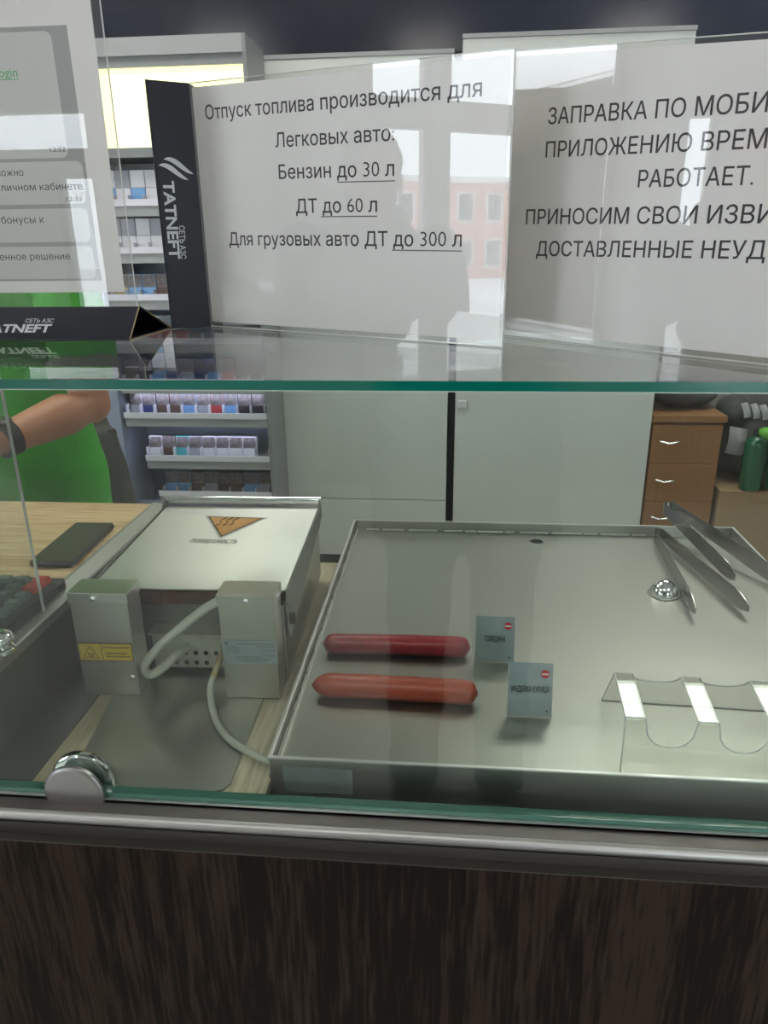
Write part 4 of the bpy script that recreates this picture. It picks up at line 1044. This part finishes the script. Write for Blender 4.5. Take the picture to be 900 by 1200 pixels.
for si, (z, xl, stk) in enumerate(SH):
    xa = xl + .985; xb = X1 - .014; zz = z - FZ; sy = SY[si]
    tr_ = bx('shelf_tray', 'grey_mid', cg, xa, xb, sy - .030, .22, zz - .040, zz - .002, .002)
    bx('price_rail', 'clear_white', tr_, xa, xb, sy - .036, sy - .031, zz - .006, zz + .016)
    nn_ = int((xb - xa) / .0535)
    x = xa + (xb - xa - nn_ * .0535) / 2 + .027
    prg = random.Random(si * 11 + 2)
    dv = MB()
    for i in range(nn_ + 1):
        dv.box(x - .027 + i * .0535 - .0006, x - .027 + i * .0535 + .0006, sy - .030, sy - .001, zz - .002, zz + (.045 if si in (5, 6) else .03))
    dv.build('divider', 'clear_white', tr_, kind='stuff')
    for i in range(nn_):
        for lv in range(stk):
            if stk == 2: h = .056; colr = prg.choice(['white', 'white', 'white', 'white', 'white', 'silver grey', 'light blue']); pic = False
            else:
                h = .086; pic = True
                if si == 5: colr = ['silver grey', 'navy blue', 'dark brown', 'dark brown', 'light blue', 'silver grey', 'red', 'light blue', 'black', 'black', 'navy blue'][i % 11]
                elif si == 6: colr = ['white', 'dark brown', 'teal', 'silver grey', 'white', 'white', 'white', 'white', 'black', 'dark brown'][i % 10]
                else: colr = prg.choice(['navy blue', 'dark brown', 'light blue', 'black', 'red', 'silver grey', 'gold', 'dark brown'])
                if si == 6 and i == nn_ - 1: continue
            mbp, mpic, mlid = make_pack(colr, h, pic)
            where = ('lower ' if lv == 0 else 'upper ') if stk == 2 else ''
            t = bpy.data.objects.new('cigarette_pack', None); COL.objects.link(t); t.empty_display_size = .02
            t.location = (-.985 + x + i * .0535, 2.15 + sy + (.0 if lv == 0 else .004), z - .0015 + lv * (.0565)); t.rotation_euler = (R(-4) if stk == 1 else 0, 0, R(prg.uniform(-2, 2)))
            tag(t, '%s%s cigarette pack, %s from left on the %s display shelf' % (where, colr, ordn[i], shelf_words[si]), 'cigarettes', 'cigarette packs on the %s display shelf' % shelf_words[si])
            for me, nm in ((mbp, 'card'), (mpic, 'warning_picture'), (mlid, 'lid_edge')):
                if nm == 'warning_picture' and not pic: continue
                c = bpy.data.objects.new(nm, me); COL.objects.link(c); c.parent = t

# ------------------------------------------------------------------ people
def hand_into(mb, wrist, d, pn, side, curl=.5, s=1.0):
    """d: direction of the fingers, pn: palm normal (towards which fingers curl), side: +1 thumb on d x pn side"""
    w = Vector(wrist); d = Vector(d).normalized(); pn = Vector(pn); pn = (pn - d * pn.dot(d)).normalized(); t = d.cross(pn) * side
    Mx = Matrix((t, d, pn)).transposed()
    mb.ell(w + d * .048 * s, (.040 * s, .052 * s, .015 * s), 0, 18, 10, Mx)
    mb.tube([w - d * .02, w + d * .03 * s], [.026 * s, .026 * s], 12, 0, 1.0)
    for i, (off, L, r) in enumerate(((.029, .075, .0088), (.010, .083, .0090), (-.010, .077, .0086), (-.028, .060, .0078))):
        p = w + (d * (.088 - abs(off) * .15) + t * off) * s; pts = [p - d * .02]; rad = [r * s * 1.1]; dd = d.copy()
        for q, (fr_, an) in enumerate(((.45, .35), (.30, .9), (.25, .7))):
            pts.append(p.copy()); rad.append(r * s)
            ang = an * curl; ax = dd.cross(pn).normalized(); dd = Matrix.Rotation(-ang * -1, 3, ax) @ dd
            p = p + dd * L * fr_ * s
        pts.append(p); rad.append(r * .8 * s); mb.tube(pts, rad, 10); mb.ell(p, (r * .8 * s,) * 3, 0, 10, 6)
    p = w + (d * .022 + t * .028) * s; dd = (d * .65 + t * .75 + pn * .25 * curl * 2).normalized(); pts = [p - dd * .01]; rad = [.012 * s]
    for L, tw in ((.038, .25), (.032, .35)):
        pts.append(p.copy()); rad.append(.0105 * s); p = p + dd * L * s; dd = (dd + d * tw + pn * tw * curl).normalized()
    pts.append(p); rad.append(.0085 * s); mb.tube(pts, rad, 10); mb.ell(p, (.0085 * s,) * 3, 0, 10, 6)
def person(label, J, top, topname, cuff, legm, sleeve_long, vq=1.0, hood=False, bulk=1.0):
    """J: joints in world space; the figure's Empty stands at the feet; facing given by J['face'] (unit xy)"""
    base = Vector((J['pelvis'][0], J['pelvis'][1], FZ)); f = Vector((*J['face'], 0)).normalized(); rgt = Vector((f.y, -f.x, 0))  # rgt: figure's right-hand side
    root = thing('person', label, 'person', base)
    V = lambda p: Vector(p) - base
    def ringM(mb, rs, mi=0, pw=2.3, seg=28):
        vs = []
        for c, rx, ry in rs:
            c = V(c)
            for k_ in range(seg):
                a = 2 * math.pi * k_ / seg; ca, sa = math.cos(a), math.sin(a)
                vs.append(c + rgt * rx * math.copysign(abs(ca) ** (2 / pw), ca) + f * ry * math.copysign(abs(sa) ** (2 / pw), sa))
        n_ = len(rs); fs = [(i * seg + k_, i * seg + (k_ + 1) % seg, (i + 1) * seg + (k_ + 1) % seg, (i + 1) * seg + k_) for i in range(n_ - 1) for k_ in range(seg)]
        fs += [tuple(range(seg))[::-1], tuple((n_ - 1) * seg + k_ for k_ in range(seg))]; mb.add(vs, fs, mi, True)
    pel = Vector(J['pelvis']); nk = Vector(J['neck']); hd = Vector(J['head'])
    def torso(mb, g, lo=-.04, w=0):
        ax = nk - pel; T = lambda s: pel + ax * s
        ringM(mb, [(T(lo), .160 * bulk + g * 1.3 + w, .105 * bulk + g + w * 1.5), (T(.05), .165 * bulk + g + w * .4, .112 * bulk + g + w * .8), (T(.25), .150 * bulk + g, .108 * bulk + g), (T(.45), .152 * bulk + g, .112 * bulk + g), (T(.68), .172 * bulk + g, .120 * bulk + g), (T(.84), .175 * bulk + g, .105 * bulk + g), (T(.93), .135 * bulk + g, .080 * bulk + g), (T(.99), .075 + g, .062 + g)])
    body = MB(); torso(body, 0)
    body.tube([V(nk) - (nk - pel).normalized() * .05, V(nk) + (hd - nk) * .5], [.058, .054], 16)
    # head: skull, jaw, nose, ears, brow, lips
    Mh = Matrix((rgt, f, Vector((0, 0, 1)))).transposed(); h0 = V(hd)
    body.ell(h0 + Mh @ Vector((0, -.010, .025)), (.074, .094, .090), 0, 24, 16, Mh); body.ell(h0 + Mh @ Vector((0, .018, -.045)), (.058, .068, .070), 0, 20, 14, Mh)
    body.ell(h0 + Mh @ Vector((0, .062, -.095)), (.024, .020, .018), 0, 12, 8, Mh)
    body.tube([h0 + Mh @ Vector((0, .088, .015)), h0 + Mh @ Vector((0, .103, -.015)), h0 + Mh @ Vector((0, .106, -.028))], [.009, .012, .014], 10)
    body.ell(h0 + Mh @ Vector((0, .084, .030)), (.048, .014, .010), 0, 14, 8, Mh)
    body.ell(h0 + Mh @ Vector((0, .083, -.056)), (.024, .012, .007), 0, 12, 8, Mh); body.ell(h0 + Mh @ Vector((0, .082, -.067)), (.021, .012, .007), 0, 12, 8, Mh)
    for s in (-1, 1): body.ell(h0 + Mh @ Vector((s * .078, -.008, -.010)), (.009, .018, .030), 0, 12, 8, Mh)
    for S_ in ('R', 'L'):
        sh, el, wr = (V(J[q + S_]) for q in ('sh', 'el', 'wr'))
        body.tube([sh, sh.lerp(el, .3), sh.lerp(el, .7), el, el.lerp(wr, .3), el.lerp(wr, .7), wr], [.050, .050, .044, .040, .042, .034, .027], 16)
        body.ell(sh, (.055, .055, .055)); body.ell(el, (.040, .040, .040))
        hj = J['hand' + S_]; hand_into(body, wr, hj[0], hj[1], hj[2], hj[3])
        hip = V(pel) + rgt * (.085 if S_ == 'R' else -.085) - Vector((0, 0, .02)); ft = V(J['foot' + S_]); kn_ = hip.lerp(ft, .48) + f * .012
        body.tube([hip, hip.lerp(kn_, .3), hip.lerp(kn_, .7), kn_, kn_.lerp(ft, .3), kn_.lerp(ft, .85)], [.082, .080, .062, .055, .056, .038], 16)
    remeshed(body, 'body', 'skin', root, .0055 * vq, None, 3)
    for s in (-1, 1):
        MB().ell(h0 + Mh @ Vector((s * .031, .079, .008)), (.0125, .0085, .0085), 0, 14, 8, Mh).build('eye', 'eye', root)
        MB().ell(h0 + Mh @ Vector((s * .031, .0865, .008)), (.0045, .0022, .0045), 0, 10, 6, Mh).build('iris', 'iris', root)
    MB().ell(h0 + Mh @ Vector((0, .0945, -.061)), (.022, .003, .0075), 0, 14, 8, Mh).build('mouth', 'lips', root)
    hr = MB(); hr.ell(h0 + Mh @ Vector((0, -.022, .040)), (.084, .096, .088), 0, 24, 16, Mh); hr.ell(h0 + Mh @ Vector((0, -.055, -.010)), (.078, .060, .075), 0, 20, 12, Mh)
    remeshed(hr, 'hair', 'hair', root, .008, lambda c: .003 * math.sin(c.x * 160) * math.sin(c.z * 60), 2)
    # upper clothing
    sw = MB(); torso(sw, .014, -.36, .016)
    g = .016 if not sleeve_long else .022
    for S_ in ('R', 'L'):
        sh, el, wr = (V(J[q + S_]) for q in ('sh', 'el', 'wr'))
        if sleeve_long: sw.tube([sh, sh.lerp(el, .5), el, el.lerp(wr, .5), el.lerp(wr, .92)], [.056 + g, .052 + g, .046 + g, .042 + g, .034 + g], 16)
        else: sw.tube([sh, sh.lerp(el, .4), sh.lerp(el, .80)], [.054 + g, .052 + g, .050 + g], 16)
        sw.ell(sh, (.062 + g * .6,) * 3)
        if cuff:
            a, b = sh.lerp(el, .78), sh.lerp(el, .87); MB().tube([a, a.lerp(b, .5), b], [.052 + g, .0535 + g, .052 + g], 28).build('sleeve_cuff', cuff, root)
    sw.tube([V(nk) - Vector((0, 0, .06)), V(nk) + Vector((0, 0, .012))], [.085, .068], 18)
    if hood: sw.ell(V(nk) - f * .05 + Vector((0, 0, .02)), (.13, .10, .07), 0, 18, 12, Mh)
    remeshed(sw, topname, top, root, .009 * vq, lambda c: .0035 * math.sin(c.z * 34 + 4 * math.sin(c.x * 11)) + .003 * math.sin(c.x * 40 + c.z * 25), 3)
    tw = MB()
    ax = nk - pel
    ringM(tw, [(pel - Vector((0, 0, .05)), .160 * bulk, .108 * bulk), (pel - Vector((0, 0, .12)), .160 * bulk, .108 * bulk)])
    for S_ in ('R', 'L'):
        hip = V(pel) + rgt * (.085 if S_ == 'R' else -.085) - Vector((0, 0, .02)); ft = V(J['foot' + S_]); kn_ = hip.lerp(ft, .48) + f * .012
        tw.tube([hip - Vector((0, 0, .03)), hip.lerp(kn_, .4), kn_, kn_.lerp(ft, .4), kn_.lerp(ft, .93)], [.088, .086, .070, .068, .060], 16)
        shm = MB(); shm.ell(ft + f * .055 + Vector((0, 0, .042)), (.046, .130, .040), 0, 20, 12, Mh); shm.tube([ft + Vector((0, 0, .05)), ft + Vector((0, 0, .11))], [.048, .046], 14)
        so = remeshed(shm, 'shoe', 'leather', root, .009, None, 2)
        zmin = min(v.co.z for v in so.data.vertices); so.location.z = -zmin + .0005
    remeshed(tw, 'trousers', legm, root, .010 * vq, lambda c: .004 * math.sin(c.z * 28 + 3 * c.x), 3)
    return root
# the cashier behind the counter
E_L = Vector((-.722, .90, .165)); W_L = Vector((-.803, .712, .135))
cs = person('person in a bright green polo with grey cuffs behind the counter', dict(
    pelvis=(-.975, 1.02, .03), neck=(-.970, 1.00, .60), head=(-.965, .975, .745), face=(0.0, -1.0),
    shR=(-1.135, 1.01, .535), elR=(-1.20, .92, .20), wrR=(-1.06, .72, .15), shL=(-.795, 1.01, .535), elL=E_L, wrL=W_L,
    handR=((.75, -.6, -.25), (0, 0, -1), -1, .5), handL=((-.62, -.72, -.2), (.0, .0, -1), 1, .5),
    footR=(-1.06, 1.04, FZ + .01), footL=(-.85, 1.03, FZ + .01)), 'polo', 'polo_shirt', 'cuff', 'darkcloth', False)
b0 = cs.location; dv_ = (W_L - E_L).normalized()
wa = W_L - dv_ * .012 - b0
MB().tube([wa - dv_ * .013, wa + dv_ * .013], [.0335, .0325], 30).build('watch_strap', 'rubber', cs)
up_w = Vector((0, 0, 1)); up_w = (up_w - dv_ * up_w.dot(dv_)).normalized()
Mw = Matrix((dv_.cross(up_w), dv_, up_w)).transposed()
MB().ell(wa + up_w * .033, (.020, .020, .0055), 0, 24, 8, Mw).build('watch_face', 'phone_glass', cs)

# the photographer, seen mirrored in the glass, and a customer queueing at the till
person('person in a dark coat holding up the phone, mirrored in the glass', dict(
    pelvis=(.03, -1.02, .06), neck=(.02, -1.00, .62), head=(.015, -.955, .765), face=(-.09, 1.0),
    shR=(.19, -.99, .555), elR=(.235, -.86, .30), wrR=(.105, -.600, .385), shL=(-.155, -.99, .555), elL=(-.215, -.86, .30), wrL=(-.115, -.600, .375),
    handR=((-.42, .45, .35), (-.7, .5, 0), 1, .9), handL=((.42, .45, .35), (.7, .5, 0), -1, .9),
    footR=(.14, -1.03, FZ + .01), footL=(-.08, -1.03, FZ + .01)), 'darkcloth', 'coat', None, 'denim', True, hood=True, bulk=1.1, vq=1.45)
pc = thing('smartphone', 'black smartphone held up by the photographer', 'phone', (0, 0, 0))
pc.matrix_world = Matrix.Translation(CAM - fw * .0075 - up2 * .052 + rt2 * .018) @ M.to_3x3().to_4x4()
MB().box(-.037, .037, -.078, .078, -.004, .004).build('case', 'phone_body', pc, .003)
MB().box(-.035, .035, -.075, .075, .0041, .0046).build('screen', 'phone_glass', pc)
person('person in a dark hooded coat waiting at the till, mirrored in the middle sign', dict(
    pelvis=(-1.42, -.36, .0), neck=(-1.40, -.36, .50), head=(-1.385, -.36, .625), face=(1.0, .15),
    shR=(-1.37, -.55, .44), elR=(-1.35, -.59, .17), wrR=(-1.22, -.50, .08), shL=(-1.42, -.17, .44), elL=(-1.44, -.16, .17), wrL=(-1.30, -.20, .06),
    handR=((.7, .4, -.5), (0, 1, -.3), 1, .6), handL=((.7, -.3, -.5), (0, -1, -.3), -1, .6),
    footR=(-1.40, -.46, FZ + .01), footL=(-1.44, -.26, FZ + .01)), 'darkcloth', 'coat', None, 'denim', True, hood=True, bulk=1.25, vq=1.45)
